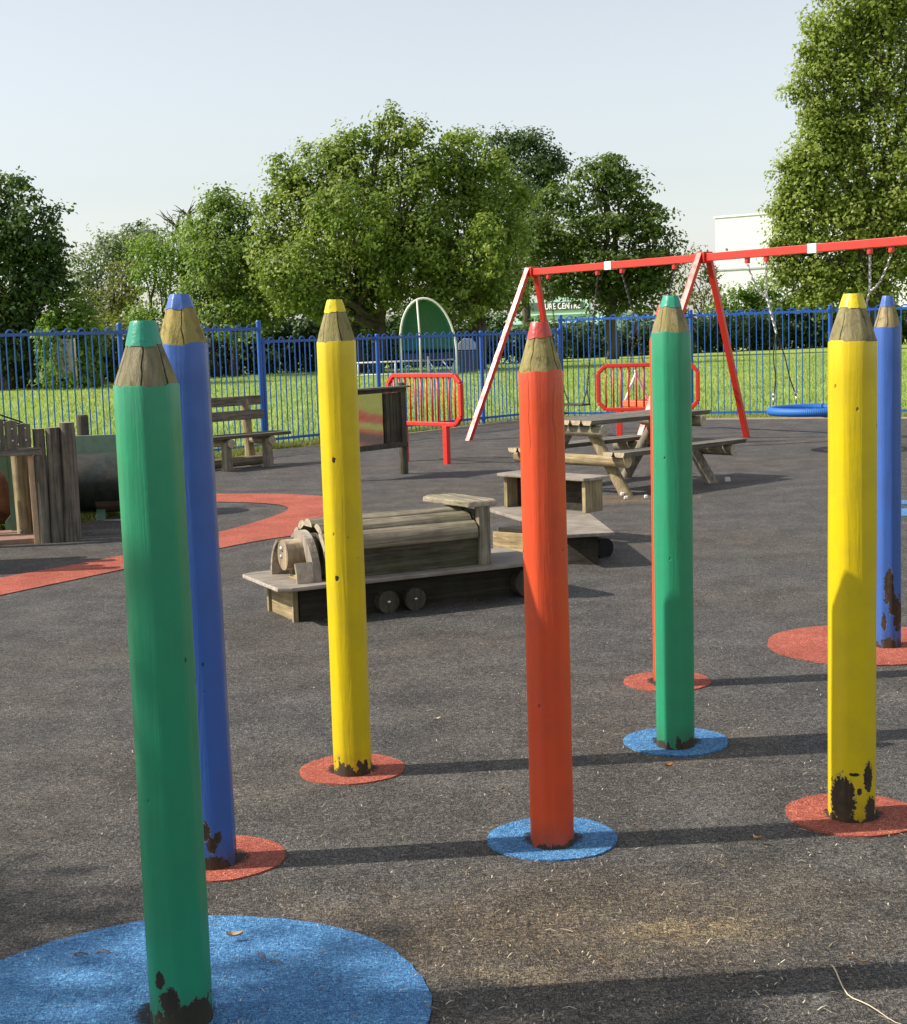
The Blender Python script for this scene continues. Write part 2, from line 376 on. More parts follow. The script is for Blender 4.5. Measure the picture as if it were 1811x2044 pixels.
def pencil(px, py, tx, ty, ybody, ytip, dia, colour, seed, rot, label, discn, spots=(), lowpeel=.12, tint=(.21, .17, .09), pc=(.075, .045, .025)):
    b = gnd(px, py, .016); tip = at(tx, ty, b.y); Ht = tip.z-b.z; lx = tip.x-b.x
    zb = at(tx+(px-tx)*(ybody-ty)/(py-ty), ybody, b.y).z-b.z; zt = at(tx+(px-tx)*(ytip-ty)/(py-ty), ytip, b.y).z-b.z
    root = empty('pencil_post', (b.x, b.y, .016), 0, label, 'pencil post', 'giant pencil posts in the playground')
    n = 8; R = dia/2*1.03; cr = .30
    def prof(r, fr=1.0):
        pts = []
        for k in range(n):
            a0 = rot+2*PI*k/n
            c = Vector((math.cos(a0), math.sin(a0)))*r
            for da in (-.20, -.1, 0, .1, .20):
                # rounded corner: blend corner towards circle
                a = a0+da*2*PI/n*1.0
                flat = math.cos(PI/n)/math.cos(((a-rot+PI/n) % (2*PI/n))-PI/n) if True else 1
                flat = math.cos(PI/n)/math.cos(((a-rot) % (2*PI/n))-PI/n)
                rr = r*(.27*min(flat, .975)+.73*.965)
                pts.append((math.cos(a)*rr, math.sin(a)*rr))
        return pts
    rs = random.Random(seed)
    def loft(levels, closetop=False, closebot=False):
        m = MB(); rings = []
        for (z, r, wob) in levels:
            p = prof(r); k = len(p); base = len(m.v)
            for i, (x, y) in enumerate(p):
                an = 2*PI*i/k; w = 1+wob*(math.sin(3*an+z*7+seed)+math.sin(7*an+z*3.1+seed*2))*.5
                m.v.append((x*w+lx*z/Ht, y*w, z+(.0022*(math.sin(5*an+seed*3)+math.sin(2*an+seed)+.5*math.sin(13*an)) if z in edgez else 0)))
            rings.append((base, k))
        for (a, k), (c, _) in zip(rings[:-1], rings[1:]):
            for i in range(k): m.f.append((a+i, a+(i+1) % k, c+(i+1) % k, c+i))
        if closetop: a, k = rings[-1]; m.f.append(tuple(a+i for i in range(k)))
        return m
    edgez = (zb, zt, zt-.002, zb-.004)
    wb = .008
    lv = [(-.05, R*.985, wb)]+[(zb*i/14, R*(1-.004*math.sin(i*1.3+seed)), wb) for i in range(1, 14)]+[(zb-.004, R, wb), (zb, R*.985, wb)]
    loft(lv).build('painted_body', pencil_paint('paint_'+colour+'_%d' % seed, COLS[colour], seed, spots, lowpeel, True, pc), root, 'auto')
    loft([(zb, R*.965, wb), (zb+(zt-zb)*.25, R*.875, .02), (zb+(zt-zb)*.55, R*.74, .02), (zt, R*.53, .02)]).build('sharpened_wood', cone_wood('cone_wood_%d' % seed, seed, tint), root, 'auto')
    tp = NT('tip_paint_'+colour+'_%d' % seed); v = tp.map((1, 1, 1), (seed, 0, 0)); a = tp.noise(v, 24, 4); c = TIPC[colour]
    tm = tp.done(tp.mix(tp.ramp(a, [(.55, 0.), (.7, .35)]), c, tuple(x*.5 for x in c)), .4, tp.bump(a, .6, .008))
    loft([(zt-.002, R*.565, .03), (zt+(Ht-zt)*.5, R*.475, .03), (Ht-.004, R*.40, .03), (Ht, R*.37, .02)], True).build('painted_tip', tm, root, 'auto')
    return root, b
def disc(cx, cy, r, mat, label, squash=1., seed=0):
    pts = []
    for i in range(96):
        a = 2*PI*i/96; rr = r*(1+.012*math.sin(3*a+seed)+.008*math.sin(7*a+seed*2)+random.uniform(-.006, .006))
        pts.append((rr*math.cos(a), rr*math.sin(a)*squash, .0165)); 
    me = bpy.data.meshes.new('floor_disc')
    vs = pts+[(x*.995, y*.995, -.01) for x, y, z in pts]; n = 96
    me.from_pydata(vs, [], [tuple(range(n))]+[(i, i+n, (i+1) % n+n, (i+1) % n) for i in range(n)]); me.update()
    o = fin('floor_disc', me, mat); o.location = (cx, cy, .0 + seed*.0003); tag(o, label, 'floor disc', 'coloured rubber discs round the pencil posts'); return o
import types
def sp(ang, z, r, rz, amp, R=.073):
    a = math.radians(ang); return (R*math.cos(a), R*math.sin(a), z, r, rz, amp)
# camera-facing direction of each post is about -90 deg
pencil(364, 2036, 285, 640, 768, 688, .147, 'green', 1, .10, 'nearest green pencil post at the front left, standing on the big blue disc', 0,
       [sp(-100, .075, .026, .04, 1.2), sp(-45, .035, .04, .045, 1.4), sp(-118, .125, .014, .022, 1.7)], .10, (.165, .145, .09), (.03, .03, .02))
pencil(425, 1722, 358, 587, 686, 614, .149, 'blue', 2, .35, 'dark blue pencil post half hidden behind the nearest green pencil', 0,
       [sp(-95, .12, .018, .03, 1.2), sp(-65, .10, .014, .02, 1.2), sp(-80, .075, .015, .03, 1.5)], .10, (.25, .19, .07))
pencil(705, 1541, 668, 598, 681, 622, .141, 'yellow', 3, .30, 'yellow pencil post in front of the play train, on a red disc', 0,
       [sp(-105, 1.155, .009, .012, .6), sp(-110, .73, .009, .013, .6)], .09, (.20, .17, .09))
pencil(1103, 1683, 1077, 643, 740, 673, .139, 'red', 4, .38, 'bright red pencil post in the middle, standing on a blue disc', 0, [], .04, (.23, .19, .08))
pencil(1334, 1366, 1326, 608, 676, 628, .134, 'red', 5, .2, 'red pencil post almost wholly hidden behind the green pencil on the small blue disc', 0, [], .04)
pencil(1349, 1488, 1339, 590, 663, 612, .149, 'green', 6, .30, 'lighter green pencil post right of the middle, on a small blue disc', 0, [sp(-90, .02, .012, .035, .6)], .05, (.19, .155, .09))
pencil(1700, 1630, 1703, 586, 680, 613, .152, 'yellow', 7, .25, 'yellow pencil post at the right with brown peeled patches at its foot', 0,
       [sp(-128, .075, .045, .085, .5), sp(-60, .15, .02, .055, .5), sp(-50, .04, .028, .045, .8), sp(-85, .105, .009, .012, .4), sp(-98, .16, .018, .006, .6)], .03, (.20, .17, .09))
pencil(1772, 1290, 1772, 590, 652, 610, .131, 'blue', 8, .15, 'light blue pencil post at the right edge with bare flaked patches low down', 0,
       [sp(-100, .30, .028, .11, 1.0), sp(-85, .22, .025, .06, 1.), sp(-55, .17, .035, .10, 1.2), sp(-120, .13, .016, .06, .8), sp(-100, .03, .04, .03, 1.4)], .05, (.24, .19, .11))
disc(-.705, 3.42, .605, M_bluerub, 'large blue rubber disc round the nearest green pencil', 1., 1)
disc(-.76, 4.49, .205, M_redrub, 'red rubber disc under the dark blue pencil', 1., 2)
disc(-.405, 5.41, .195, M_redrub, 'red rubber disc under the yellow pencil in front of the play train', 1., 3)
disc(.278, 4.575, .205, M_bluerub, 'blue rubber disc under the bright red pencil', 1., 4)
disc(.94, 6.635, .195, M_redrub, 'red rubber disc behind the lighter green pencil', 1., 5)
disc(.828, 5.64, .20, M_bluerub, 'small blue rubber disc under the lighter green pencil', 1., 6)
disc(1.262, 4.71, .215, M_redrub, 'red rubber disc under the yellow pencil at the right', 1., 7)
disc(2.02, 7.28, .49, M_redrub, 'wide red rubber disc under the light blue pencil', .98, 8)

# ------------------------------------------------------------------ bow top fences
def hoop(mb, p, d, h, pitch, r=.0095, z0=-.02):
    """one bow: two uprights joined by a half round at the top"""
    w = pitch*.27; pts = []
    a = Vector(p)-Vector(d)*w; b = Vector(p)+Vector(d)*w
    pts = [a+Vector((0, 0, z0)), a+Vector((0, 0, h))]
    for i in range(1, 8):
        t = PI*i/8; pts.append(Vector(p)-Vector(d)*w*math.cos(t)+Vector((0, 0, h+w*1.05*math.sin(t))))
    pts += [b+Vector((0, 0, h)), b+Vector((0, 0, z0))]
    mb.tube(pts, r, 6)
def fence(posts, h, z0, label, hpost, group='blue bow top fences round the playground', pitch=.216):
    root = empty('bow_top_fence', (posts[0][0], posts[0][1], 0), 0, label, 'fence', group)
    P0 = Vector((*posts[0], 0))
    for i, (a, b) in enumerate(zip(posts[:-1], posts[1:])):
        A = Vector((*a, 0))-P0; B = Vector((*b, 0))-P0; L = (B-A).length; d = (B-A)/L; n = round((L-.14)/pitch); pt = (L-.14)/n
        m = MB()
        for k in range(n): hoop(m, A+d*(.07+pt*(k+.5)), d, h, pt, z0=z0-.09)
        m.bar(A+d*.03+Vector((0, 0, h)), B-d*.03+Vector((0, 0, h)), .012, .04)
        m.bar(A+d*.03+Vector((0, 0, z0)), B-d*.03+Vector((0, 0, z0)), .012, .04)
        m.build('fence_panel', M_fence, root, 'auto')
    for q in posts:
        A = Vector((*q, 0))-P0; m = MB()
        m.tube([A+Vector((0, 0, -.02)), A+Vector((0, 0, hpost))], .035, 12); m.tube([A+Vector((0, 0, hpost)), A+Vector((0, 0, hpost+.02))], [.043, .03], 12)
        m.box((A.x, A.y, h), (.10, .10, .05)); m.box((A.x, A.y, z0), (.10, .10, .05))
        m.build('fence_post', M_fence, root, 'auto')
    return root
u50 = Vector((.643, .766)); Bp = Vector((-2.77, 22.2))
lp = [tuple(Bp-u50*t) for t in (7.6, 5.05, 2.52, 0)]
fence(lp, 1.765, .06, 'tall left run of blue bow top railings, behind the timber playhouse and bench', 1.87)
mp = [tuple(Bp+u50*t) for t in (0.06, 2.55, 5.2, 7.5)]
fence(mp, 1.575, .13, 'lower middle run of blue railings behind the mirror panel and left red barrier', 1.62)
R0 = Bp+u50*7.56
rpp = [tuple(R0), (4.30, 26.75), (6.55, 25.9), (8.8, 24.9), (11.0, 23.7)]
fence(rpp, 1.79, .07, 'tall right run of blue railings behind the swings', 1.87)

# ------------------------------------------------------------------ chain
def chain(mb, a, b, link=.05, r=.0055, sag=0.):
    a = Vector(a); b = Vector(b); L = (b-a).length; n = max(2, int(L/(link*.78)))
    P = [a.lerp(b, i/n)-Vector((0, 0, sag*4*(i/n)*(1-i/n))) for i in range(n+1)]
    for i in range(n):
        p, q = P[i], P[i+1]; t = (q-p).normalized(); o = t.orthogonal().normalized(); w = t.cross(o); s = o if i % 2 else w
        c = (p+q)/2; hl = link*.5; hw = link*.26; pts = []
        for k in range(8):
            an = 2*PI*k/8; pts.append(c+t*math.cos(an)*hl+s*math.sin(an)*hw)
        mb.tube(pts, r, 4, closed=True)

# ------------------------------------------------------------------ swing frame
Hb = 2.5
A1 = gnd(1062, 543, Hb); A2 = gnd(1406, 514, Hb)
ub = (A2-A1); bay = ub.length; ub.normalize(); pb = Vector((-ub.y, ub.x, 0))   # pb points right / far
A3 = A2+ub*bay*1.24; A0 = A1-ub*.12; AE = A3+ub*.12
sw = empty('swing_set', (A1.x, A1.y, 0), 0, 'red steel swing frame with splayed legs and a long top beam', 'swing frame')
o0 = Vector((A1.x, A1.y, 0))
m = MB(); m.bar(A0-o0, AE-o0, .10, .10); m.build('top_beam', M_swing, sw, False, .006)
for A in (A1, A2, A3):
    for s in (-1, 1):
        m = MB(); top = A-o0+Vector((0, 0, .05))+pb*s*.07; ft = A-o0+(Vector((-1.07, -.80, 0)) if s < 0 else Vector((.48, .95, 0)) if A is A1 else Vector((.76, 1.05, 0))); ft.z = -.03
        m.bar(top, ft, .075, .075, (-.52, -.73, .44)); m.build('leg', M_swing, sw, False, .004)
    m = MB(); m.box((0, 0, 0), (.16, .17, .15), frame_mat(A-o0, ub)); m.build('leg_bracket', M_swing, sw, False, .01)
def bpt(px, A=A1):   # point on the beam line seen at image column px
    best = None
    for i in range(2000):
        q = A0+(AE-A0)*(i/1999); c = RM.T @ np.array([q.x, q.y, q.z-H]); x = CX+F*c[0]/c[2]
        if best is None or abs(x-px) < best[0]: best = (abs(x-px), q.copy())
    return best[1]
for A in (bpt(1219), bpt(1627)):
    m = MB(); m.box((0, 0, 0), (.14, .116, .116), frame_mat(A-o0, ub)); m.build('white_band', M_white, sw)
hang = {k: bpt(k) for k in (1095, 1193, 1242, 1347, 1492, 1530, 1737, 1780)}
for k, q in hang.items():
    m = MB(); m.box((0, 0, -.085), (.05, .05, .07), frame_mat(q-o0, ub)); m.tube([q-o0+Vector((0, 0, -.10))-pb*.03, q-o0+Vector((0, 0, -.10))+pb*.03], .02, 8); m.build('hanger', M_swing, sw)
dz = Vector((0, 0, -.13))
# flat seat swing
a, b = hang[1095]+dz, hang[1193]+dz; c = (a+b)/2; sl = Vector((c.x, c.y, .50))
s1 = empty('flat_swing', (c.x, c.y, .5), 0, 'flat black rubber swing seat hanging on dark chains by the left leg of the frame', 'swing')
o1 = s1.location.copy(); m = MB(); m.box((0, 0, 0), (.50, .17, .03), frame_mat((0, 0, 0), ub)); m.build('seat', paint('black_seat_rubber', (.03, .03, .032), .35), s1, False, .008)
for (t, s) in ((a, -1), (b, 1)):
    m = MB(); chain(m, t-o1, ub*s*.27+Vector((0, 0, .22))); 
    for k in (-1, 1): chain(m, ub*s*.27+Vector((0, 0, .22)), ub*s*.24+pb*k*.07, .04)
    m.build('chain', M_dchain, s1)
# cradle seat with white tube arms
a, b = hang[1242]+dz, hang[1347]+dz; c = (a+b)/2
s2 = empty('cradle_swing', (c.x, c.y, .55), 0, 'orange red toddler swing seat with pale tube arms behind the right barrier', 'swing')
o2 = s2.location.copy(); Mo = paint('orange_seat_plastic', (.72, .15, .05), .35); Mt = paint('pale_tube_paint', (.62, .62, .62), .3)
m = MB(); fm = frame_mat((0, 0, 0), ub)
m.box((0, -.21, 0), (.62, .06, .09), fm); m.box((0, .21, 0), (.62, .06, .09), fm); m.box((-.28, 0, 0), (.06, .36, .09), fm); m.box((.28, 0, 0), (.06, .36, .09), fm); m.box((0, 0, -.04), (.5, .36, .03), fm)
m.build('seat', Mo, s2, False, .012)
for s in (-1, 1):
    for k in (-1, 1):
        m = MB(); p = ub*s*.28+pb*k*.21+Vector((0, 0, .04)); q = ub*s*.28+pb*k*(-.02)+Vector((0, 0, .46))
        m.tube(smooth_curve([p, p.lerp(q, .5)+pb*k*(.05 if s > 0 else 0), q], 5), .019, 8); m.build('seat_arm', Mt, s2, True)
for (t, s) in ((a, -1), (b, 1)):
    m = MB(); t2 = t-o2; sp_ = t2.lerp(ub*s*.28+Vector((0, 0, 1.15)), 1.); chain(m, t2, sp_)
    for k in (-1, 1): chain(m, sp_, ub*s*.28+pb*k*.16+Vector((0, 0, .46 if k > 0 else .2)), .045)
    m.build('chain', M_dchain, s2)
# basket swing
M_rope = paint('black_rope', (.02, .02, .02), .7)
mc = (hang[1492]+hang[1530]+hang[1737]+hang[1780])/4
rc = Vector((mc.x, mc.y, .52)); s3 = empty('basket_swing', rc, 0, 'round blue rope basket swing hanging from silver chains', 'swing')
m = MB(); RR = .56
m.tube([Vector((RR*math.cos(i*PI/24), RR*math.sin(i*PI/24), 0)) for i in range(48)], .052, 12, closed=True)
t = NT('blue_rope_wrap'); v = t.map(); an = t.node('ShaderNodeTexGradient'); an.gradient_type = 'RADIAL'; t.link(v, an.inputs[0])
wv = t.math('SINE', t.math('MULTIPLY', an.outputs[1], 2*PI*150)); nz = t.noise(v, 40, 3)
m.build('rope_ring', t.done(t.mix(t.ramp(wv, [(.0, .55), (.8, 0.)]), (.015, .15, .50), (.005, .07, .30)), .55, t.bump(t.math('ADD', wv, nz), .3, .004)), s3, True)
m = MB()
for i in range(-5, 6):
    x = i*.095; y = math.sqrt(max(0, RR**2-x*x))
    m.tube([(x, -y, 0), (x, 0, -.06), (x, y, 0)], .009, 5); m.tube([(-y, x, 0), (0, x, -.06), (y, x, 0)], .009, 5)
m.build('net', paint('blue_net_rope', (.01, .08, .30), .7), s3, True)
for grp, s in (((1492, 1530), -1), ((1737, 1780), 1)):
    p, q = [hang[k]+dz-rc for k in grp]; mid = (q if s < 0 else p)+Vector((0, 0, -.42))
    low = Vector((mid.x*.80, mid.y*.80, .95)); m = MB()
    if s < 0: chain(m, p, mid, .05, .008, .10); chain(m, q, mid, .05, .008)
    else: chain(m, p, mid, .05, .008); chain(m, q, mid, .05, .008, .10)
    chain(m, mid, low, .05, .008); m.build('chain', M_galv, s3)
    for k in (-1, 1):
        mr = MB(); ms = MB()
        e = (ub*s*.50+pb*k*.20); e = e.normalized()*RR; e.z = .16
        wob = Vector((.02*k, .03, 0)); pts = smooth_curve([low, low.lerp(e, .35)+wob, low.lerp(e, .7)-wob*.6, e], 6); mr.tube(pts, .008, 6)
        ms.tube([e, e+(low-e).normalized()*.06], .014, 8); ms.tube([e, e-Vector((0, 0, .10))], .009, 6)
        ro = mr.build('rope', M_rope, s3, True); ms.build('rope_ferrule', M_galv, ro, True)

# ------------------------------------------------------------------ red barriers
def barrier(cx, cy, ang, label, L=1.36, h0=.50, h1=1.10):
    r = empty('swing_barrier', (cx, cy, 0), math.radians(ang), label, 'barrier', 'red safety barriers in front of the swings')
    x = L/2; c = .10; rr = .032
    P = [(-x+c, h1), (x-c, h1), (x, h1-c), (x, h0+c), (x-c, h0), (-x+c, h0), (-x, h0+c), (-x, h1-c)]
    m = MB()
    for i in range(8):
        a, b = P[i], P[(i+1) % 8]; m.bar((a[0], 0, a[1]), (b[0], 0, b[1]), .055, .055, (0, 1, 0))
    m.build('frame', M_swing, r, False, .01)
    n = 12
    for k in range(n):
        m = MB(); xx = -x+(k+1)*L/(n+1); m.tube([(xx, 0, h0), (xx, 0, h1)], .0125, 8); m.build('bar', M_swing, r, True)
    for s in (-1, 1):
        m = MB(); m.box((s*L*.29, 0, h0/2-.02), (.075, .06, h0)); m.build('leg', M_swing, r, False, .004)
    return r
th = math.radians(48); f1 = gnd(893, 928)
barrier(f1.x-.29*1.36*math.cos(th), f1.y-.29*1.36*math.sin(th)*-1, -48, 'red safety barrier with vertical bars, left one behind the mirror panel')
f2 = gnd(1238, 890)
barrier(f2.x+.29*1.36*math.cos(.3), f2.y-.29*1.36*math.sin(.3), -17, 'red safety barrier with vertical bars, right one behind the picnic table')

# ------------------------------------------------------------------ mirror panel
fp = gnd(807, 948); ang = math.radians(50); Lp = .92
mpn = empty('mirror_panel', (fp.x-Lp*math.cos(ang), fp.y-Lp*math.sin(ang), 0), ang, 'dark timber play panel holding a distorting mirror, beside the yellow pencil', 'play panel')
for x in (0, Lp):
    m = MB(); m.tube([(x, 0, -.02), (x, 0, .95), (x, 0, 1.03), (x, 0, 1.065), (x, 0, 1.08)], [.052, .05, .049, .035, .008], 16); m.build('post', W_darkZ, mpn, 'auto')
m = MB()
for (z, h) in ((.99, .05), (.36, .06)): m.box((Lp/2, -.045, z), (Lp+.02, .05, h))
for x in (.06, .60, .86): m.box((x, -.045, .67), (.05, .05, .58))
m.build('frame', W_darkZ, mpn, False, .004)
m = MB(); m.box((Lp/2, -.06, 1.022), (Lp+.06, .14, .02)); m.build('top_board', W_silverX, mpn, False, .004)
m = MB()
for k in range(4): m.box((.648+k*.056, -.02, .67), (.05, .03, .58))
m.build('slatted_board', W_darkZ, mpn, False, .003)
m = MB(); nx, nz_ = 14, 18
vs = []; fs = []
for i in range(nx+1):
    for j in range(nz_+1):
        x = .085+.49*i/nx; z = .39+.575*j/nz_
        vs.append((x, -.04+.0011*math.sin(j*.85+i*.12)*(1 if j < 11 else .3)+.0008*math.sin(i*.8), z))
for i in range(nx):
    for j in range(nz_): a = i*(nz_+1)+j; fs.append((a, a+1, a+nz_+2, a+nz_+1))
m.add(vs, fs)
t = NT('scratched_mirror_sheet'); v = t.map(); nn = t.noise(v, 6, 2)
mm = t.done((.46, .42, .40), t.ramp(t.noise(v, 60, 3), [(.4, .06), (.7, .2)]), t.bump(nn, .10, .01), 1.)
m.build('mirror', mm, mpn, True)

# ------------------------------------------------------------------ timber bench
be = at(582, 858, 1); r_ = gnd(582, 860, .44); ab = math.radians(44)
bn = empty('timber_bench', (r_.x, r_.y, 0), ab, 'weathered timber bench with two back slats, by the railings behind the pencils', 'bench')
Lb = 1.42
m = MB()
for y in (.06, .19, .32): m.box((-Lb/2, y, .42), (Lb, .115, .04))
m.build('seat', wood('dark_seat_plank', (.15, .13, .105), (.045, .038, .03), 'X', .15), bn, False, .006)
for k, z in enumerate((.66, .84)):
    m = MB(); m.box((-Lb/2-.05, .44+k*.035, z), (Lb-.12, .035, .12), Matrix.Identity(4)); m.build('back_slat', W_silverX, bn, False, .005)
for x in (-.34, -.97):
    m = MB(); m.tube([(x, .07, -.02), (x, .07, .36)], [.07, .062], 12); m.build('front_leg', W_greyZ, bn, 'auto')
    m = MB(); m.tube([(x, .42, -.02), (x, .47, .45), (x, .51, .86)], [.07, .06, .055], 12); m.build('back_post', W_paleZ, bn, 'auto')
    m = MB(); m.tube([(x+.02, -.02, .345), (x+.02, .50, .345)], .055, 12); m.build('cross_log', W_greyY, bn, 'auto')
m = MB(); m.tube([(-1.25, .26, .09), (-.15, .26, .09)], .06, 12); m.build('ground_rail', W_greyX, bn, 'auto')

# ------------------------------------------------------------------ picnic table
nr = gnd(1256, 992); pu = math.radians(43)
pt = empty('picnic_table', (nr.x, nr.y, 0), pu, 'grey weathered log and plank picnic table with attached benches behind the red and green pencils', 'picnic table')
# local x = long axis, y = towards far left ; near right foot at the origin ; shear keeps benches where they stand
def plank(m, x0, x1, y, z, w=.125, t=.045):
    pr = [(y-w/2, z), (y+w/2, z), (y+w/2-.004, z-t*.5), (y+w*.33, z-t), (y-w*.33, z-t), (y-w/2+.004, z-t*.5)]
    m.prism(pr, 'x', x0, x1)
Wt = 1.22; Lf = 1.34
for k in range(5):
    m = MB(); plank(m, -.22, Lf+.30, Wt/2+(k-2)*.142, .735); m.build('top_plank', W_silverX, pt, 'auto')
for side, yy in (('r', -.02), ('l', Wt+.02)):
    for k in (-1, 1):
        m = MB(); plank(m, -.24, Lf+.34, yy+k*.072, .445); m.build('bench_plank', W_silverX, pt, 'auto')
for x in (0, Lf):
    for s in (-1, 1):
        m = MB(); m.tube([(x, Wt/2-s*.60, -.02), (x, Wt/2-s*.10, .69)], [.06, .055], 14); m.build('leg', W_paleZ if (s > 0 and x == 0) else W_greyZ, pt, 'auto')  # far legs use darker timber, painting in the shade under the table top
    sx = -.10 if x == 0 else .10
    m = MB(); m.tube([(x+sx, -.08 if x == 0 else -.17, .345), (x+sx, Wt+.17, .345)], .056, 14); m.build('bench_bearer', W_paleY if x == 0 else W_greyY, pt, 'auto')  # far bearer in darker timber too, standing in for the table's shadow
    m = MB(); m.tube([(x+sx, Wt/2-.40, .63), (x+sx, Wt/2+.40, .63)], .056, 14); m.build('top_bearer', W_greyY, pt, 'auto')

# ------------------------------------------------------------------ play train (engine and wagon)
en = empty('play_train_engine', (-.883, 8.374, 0), math.radians(26), 'low weathered timber play train engine with a half log boiler', 'play train')
m = MB(); m.box((.79, .22, .105), (1.58, .44, .21)); m.build('base_box', W_darkX, en, False, .004)
m = MB(); m.box((-.014, .22, .105), (.022, .40, .21)); m.build('front_board', W_paleY, en, False, .003)
m = MB()
for y in (.008, .432): m.box((-.03, y, .105), (.028, .028, .21))
m.build('corner_post', W_paleZ, en, False, .003)
deckm = wood('worn_deck_board', (.30, .26, .21), (.17, .145, .12), 'X', .0, crack=.15)
m = MB(); m.prism([(-.17, -.11), (-.10, -.15), (1.57, -.15), (1.57, .50), (-.10, .54), (-.17, .50)], 'z', .212, .236); m.build('deck', deckm, en, False, .006)
m = MB(); m.box((.66, -.02, .335), (1.02, .035, .20)); m.build('side_board', wood('mossy_side_board', (.105, .092, .062), (.03, .03, .02), 'X', .7, lichen=(.09, .105, .04)), en, False, .006)
m = MB(); m.box((.66, .36, .335), (1.02, .035, .20)); m.build('side_board', W_darkX, en, False, .006)
# half-log boiler: five logs laid over an arc
cyb, czb, rb = .17, .435, .20
for k in range(5):
    a = math.radians(8+41*k); y = cyb-rb*math.cos(a)*1.02; z = czb+rb*math.sin(a)*.46
    m = MB(); n = 12; pr = []
    a = PI/2+(a-PI/2)*.62; d = Vector((-math.cos(a), math.sin(a))); tn = Vector((math.sin(a), math.cos(a)))
    for j in range(n+1):
        b = PI*j/n; q = Vector((y, z))+tn*math.cos(b)*.062+d*(math.sin(b)*.045); pr.append((q.x, q.y))
    m.prism(pr, 'x', .13+.01*(k % 2), 1.10-.01*(k % 2)); m.build('half_log', W_greyX, en, 'auto')
m = MB(); m.ring('x', (cyb, .235), .14, .225, 0, 180, .07, .115, 24, 1.22); m.build('smokebox_arch', wood('grey_arch_board', (.33, .28, .23), (.2, .165, .13), 'Z', .1, crack=.2), en, 'auto')
m = MB(); m.ring('x', (cyb, .235), .001, .21, 0, 180, .16, .18, 16, 1.2); m.build('smokebox_back', W_darkZ, en)
for a0, a1 in ((0, 66), (152, 180)):
    m = MB(); m.ring('x', (cyb, .235), .205, .225, a0, a1, -.03, .068, 12, 1.1); m.build('smokebox_wing', wood('grey_wing_board', (.33, .27, .20), (.15, .12, .09), 'Y', .1, crack=.2), en, 'auto')
m = MB(); m.tube([(-.03, cyb, .375), (.165, cyb, .375)], .088, 20); m.build('smokebox_log', wood('split_end_grain', (.33, .26, .17), (.15, .11, .07), 'Z', .0, gs=.5), en, 'auto')
m = MB(); m.tube([(-.042, cyb+.01, .41), (-.03, cyb+.01, .41)], [.012, .02], 10); m.build('bolt', M_bolt, en, True)
m = MB(); m.tube([(-.04, cyb+.02, .365), (-.03, cyb+.02, .365)], [.008, .014], 10); m.build('bolt', M_bolt, en, True)
m = MB(); m.box((.07, .12, .25), (.12, .16, .03)); m.build('buffer_block', W_paleY, en, False, .005)
for y in (-.035, .37):
    m = MB(); m.box((1.155, y, .41), (.075, .06, .35)); m.build('cab_post', W_greyZ, en, False, .005)
m = MB(); m.prism([(1.05, -.06), (1.23, -.08), (1.25, .0), (1.20, .44), (1.03, .47), (.97, .40)], 'z', .582, .618); m.build('cab_roof', W_greyY, en, False, .008)
m = MB(); m.box((1.12, .165, .40), (.03, .36, .32)); m.build('cab_back', W_darkZ, en, False, .003)
m = MB(); m.box((1.118, -.03, .515), (.07, .045, .1), Matrix.Translation((0, 0, 0))); 
wheelm = wood('dark_wheel_end_grain', (.09, .078, .06), (.03, .027, .02), 'Z', .2, gs=.6)
for x, y, r in ((.52, -.04, .066), (.69, -.04, .066), (1.44, -.05, .09)):
    w = MB(); w.tube([(x, .0, r+.01), (x, y-.02, r+.01)], r, 22); wo = w.build('wheel', wheelm, en, 'auto')
    b = MB(); b.tube([(x, y-.02, r+.012), (x, y-.032, r+.012)], [.014, .007], 10); b.build('wheel_bolt', M_bolt, wo, True)
# wagon behind
wg = empty('play_train_wagon', (.36, 10.60, 0), math.radians(-30), 'small timber wagon with a raised seat, behind the red pencil', 'play train wagon')
W0 = Vector((.36, 10.60, 0)); iv = Matrix.Rotation(math.radians(30), 4, 'Z')
def wl(p): return iv @ (p-W0)
q = [wl(gnd(*p, .24)) for p in ((971, 1017), (1030, 1010), (1175, 1025), (1227, 1065), (1130, 1070), (1042, 1038))]
m = MB(); m.prism([(p.x, p.y) for p in (q[0], q[1], q[2], q[3], q[4], q[5])], 'z', .226, .25); m.build('deck', deckm, wg, False, .004)
bq = [wl(gnd(*p)) for p in ((1135, 1130), (1195, 1131))]; e0 = bq[0]; e1 = bq[1]
n0 = wl(gnd(985, 1054, .22)); n1 = wl(gnd(1052, 1064, .20))
bl = [(n0.x+.03, n0.y+.02), (wl(gnd(1160, 1042, .22)).x, wl(gnd(1160, 1042, .22)).y), (e1.x, e1.y), (e0.x, e0.y), (n1.x+.02, n1.y)]
m = MB(); m.prism(bl, 'z', 0, .225); m.build('base_box', W_darkX, wg, False, .004)
m = MB(); a_ = Vector((n0.x, n0.y, .10)); b_ = Vector((n1.x, n1.y, .10)); m.bar(a_, b_, .02, .19); m.build('front_board', W_paleX, wg, False, .003)
s0 = wl(gnd(1012, 1012, .25)); s1_ = wl(gnd(1168, 1024, .25)); sd = (s1_-s0).normalized(); sn = Vector((-sd.y, sd.x, 0))
for p in (s0, s1_):
    m = MB(); m.box((0, .09, .12), (.035, .20, .24), frame_mat(p, sd)); m.build('seat_end', W_paleZ, wg, False, .003)
m = MB(); Ls = (s1_-s0).length; m.box((Ls/2, .12, .12), (Ls-.04, .02, .24), frame_mat(s0, sd)); m.build('seat_back_board', W_darkX, wg)
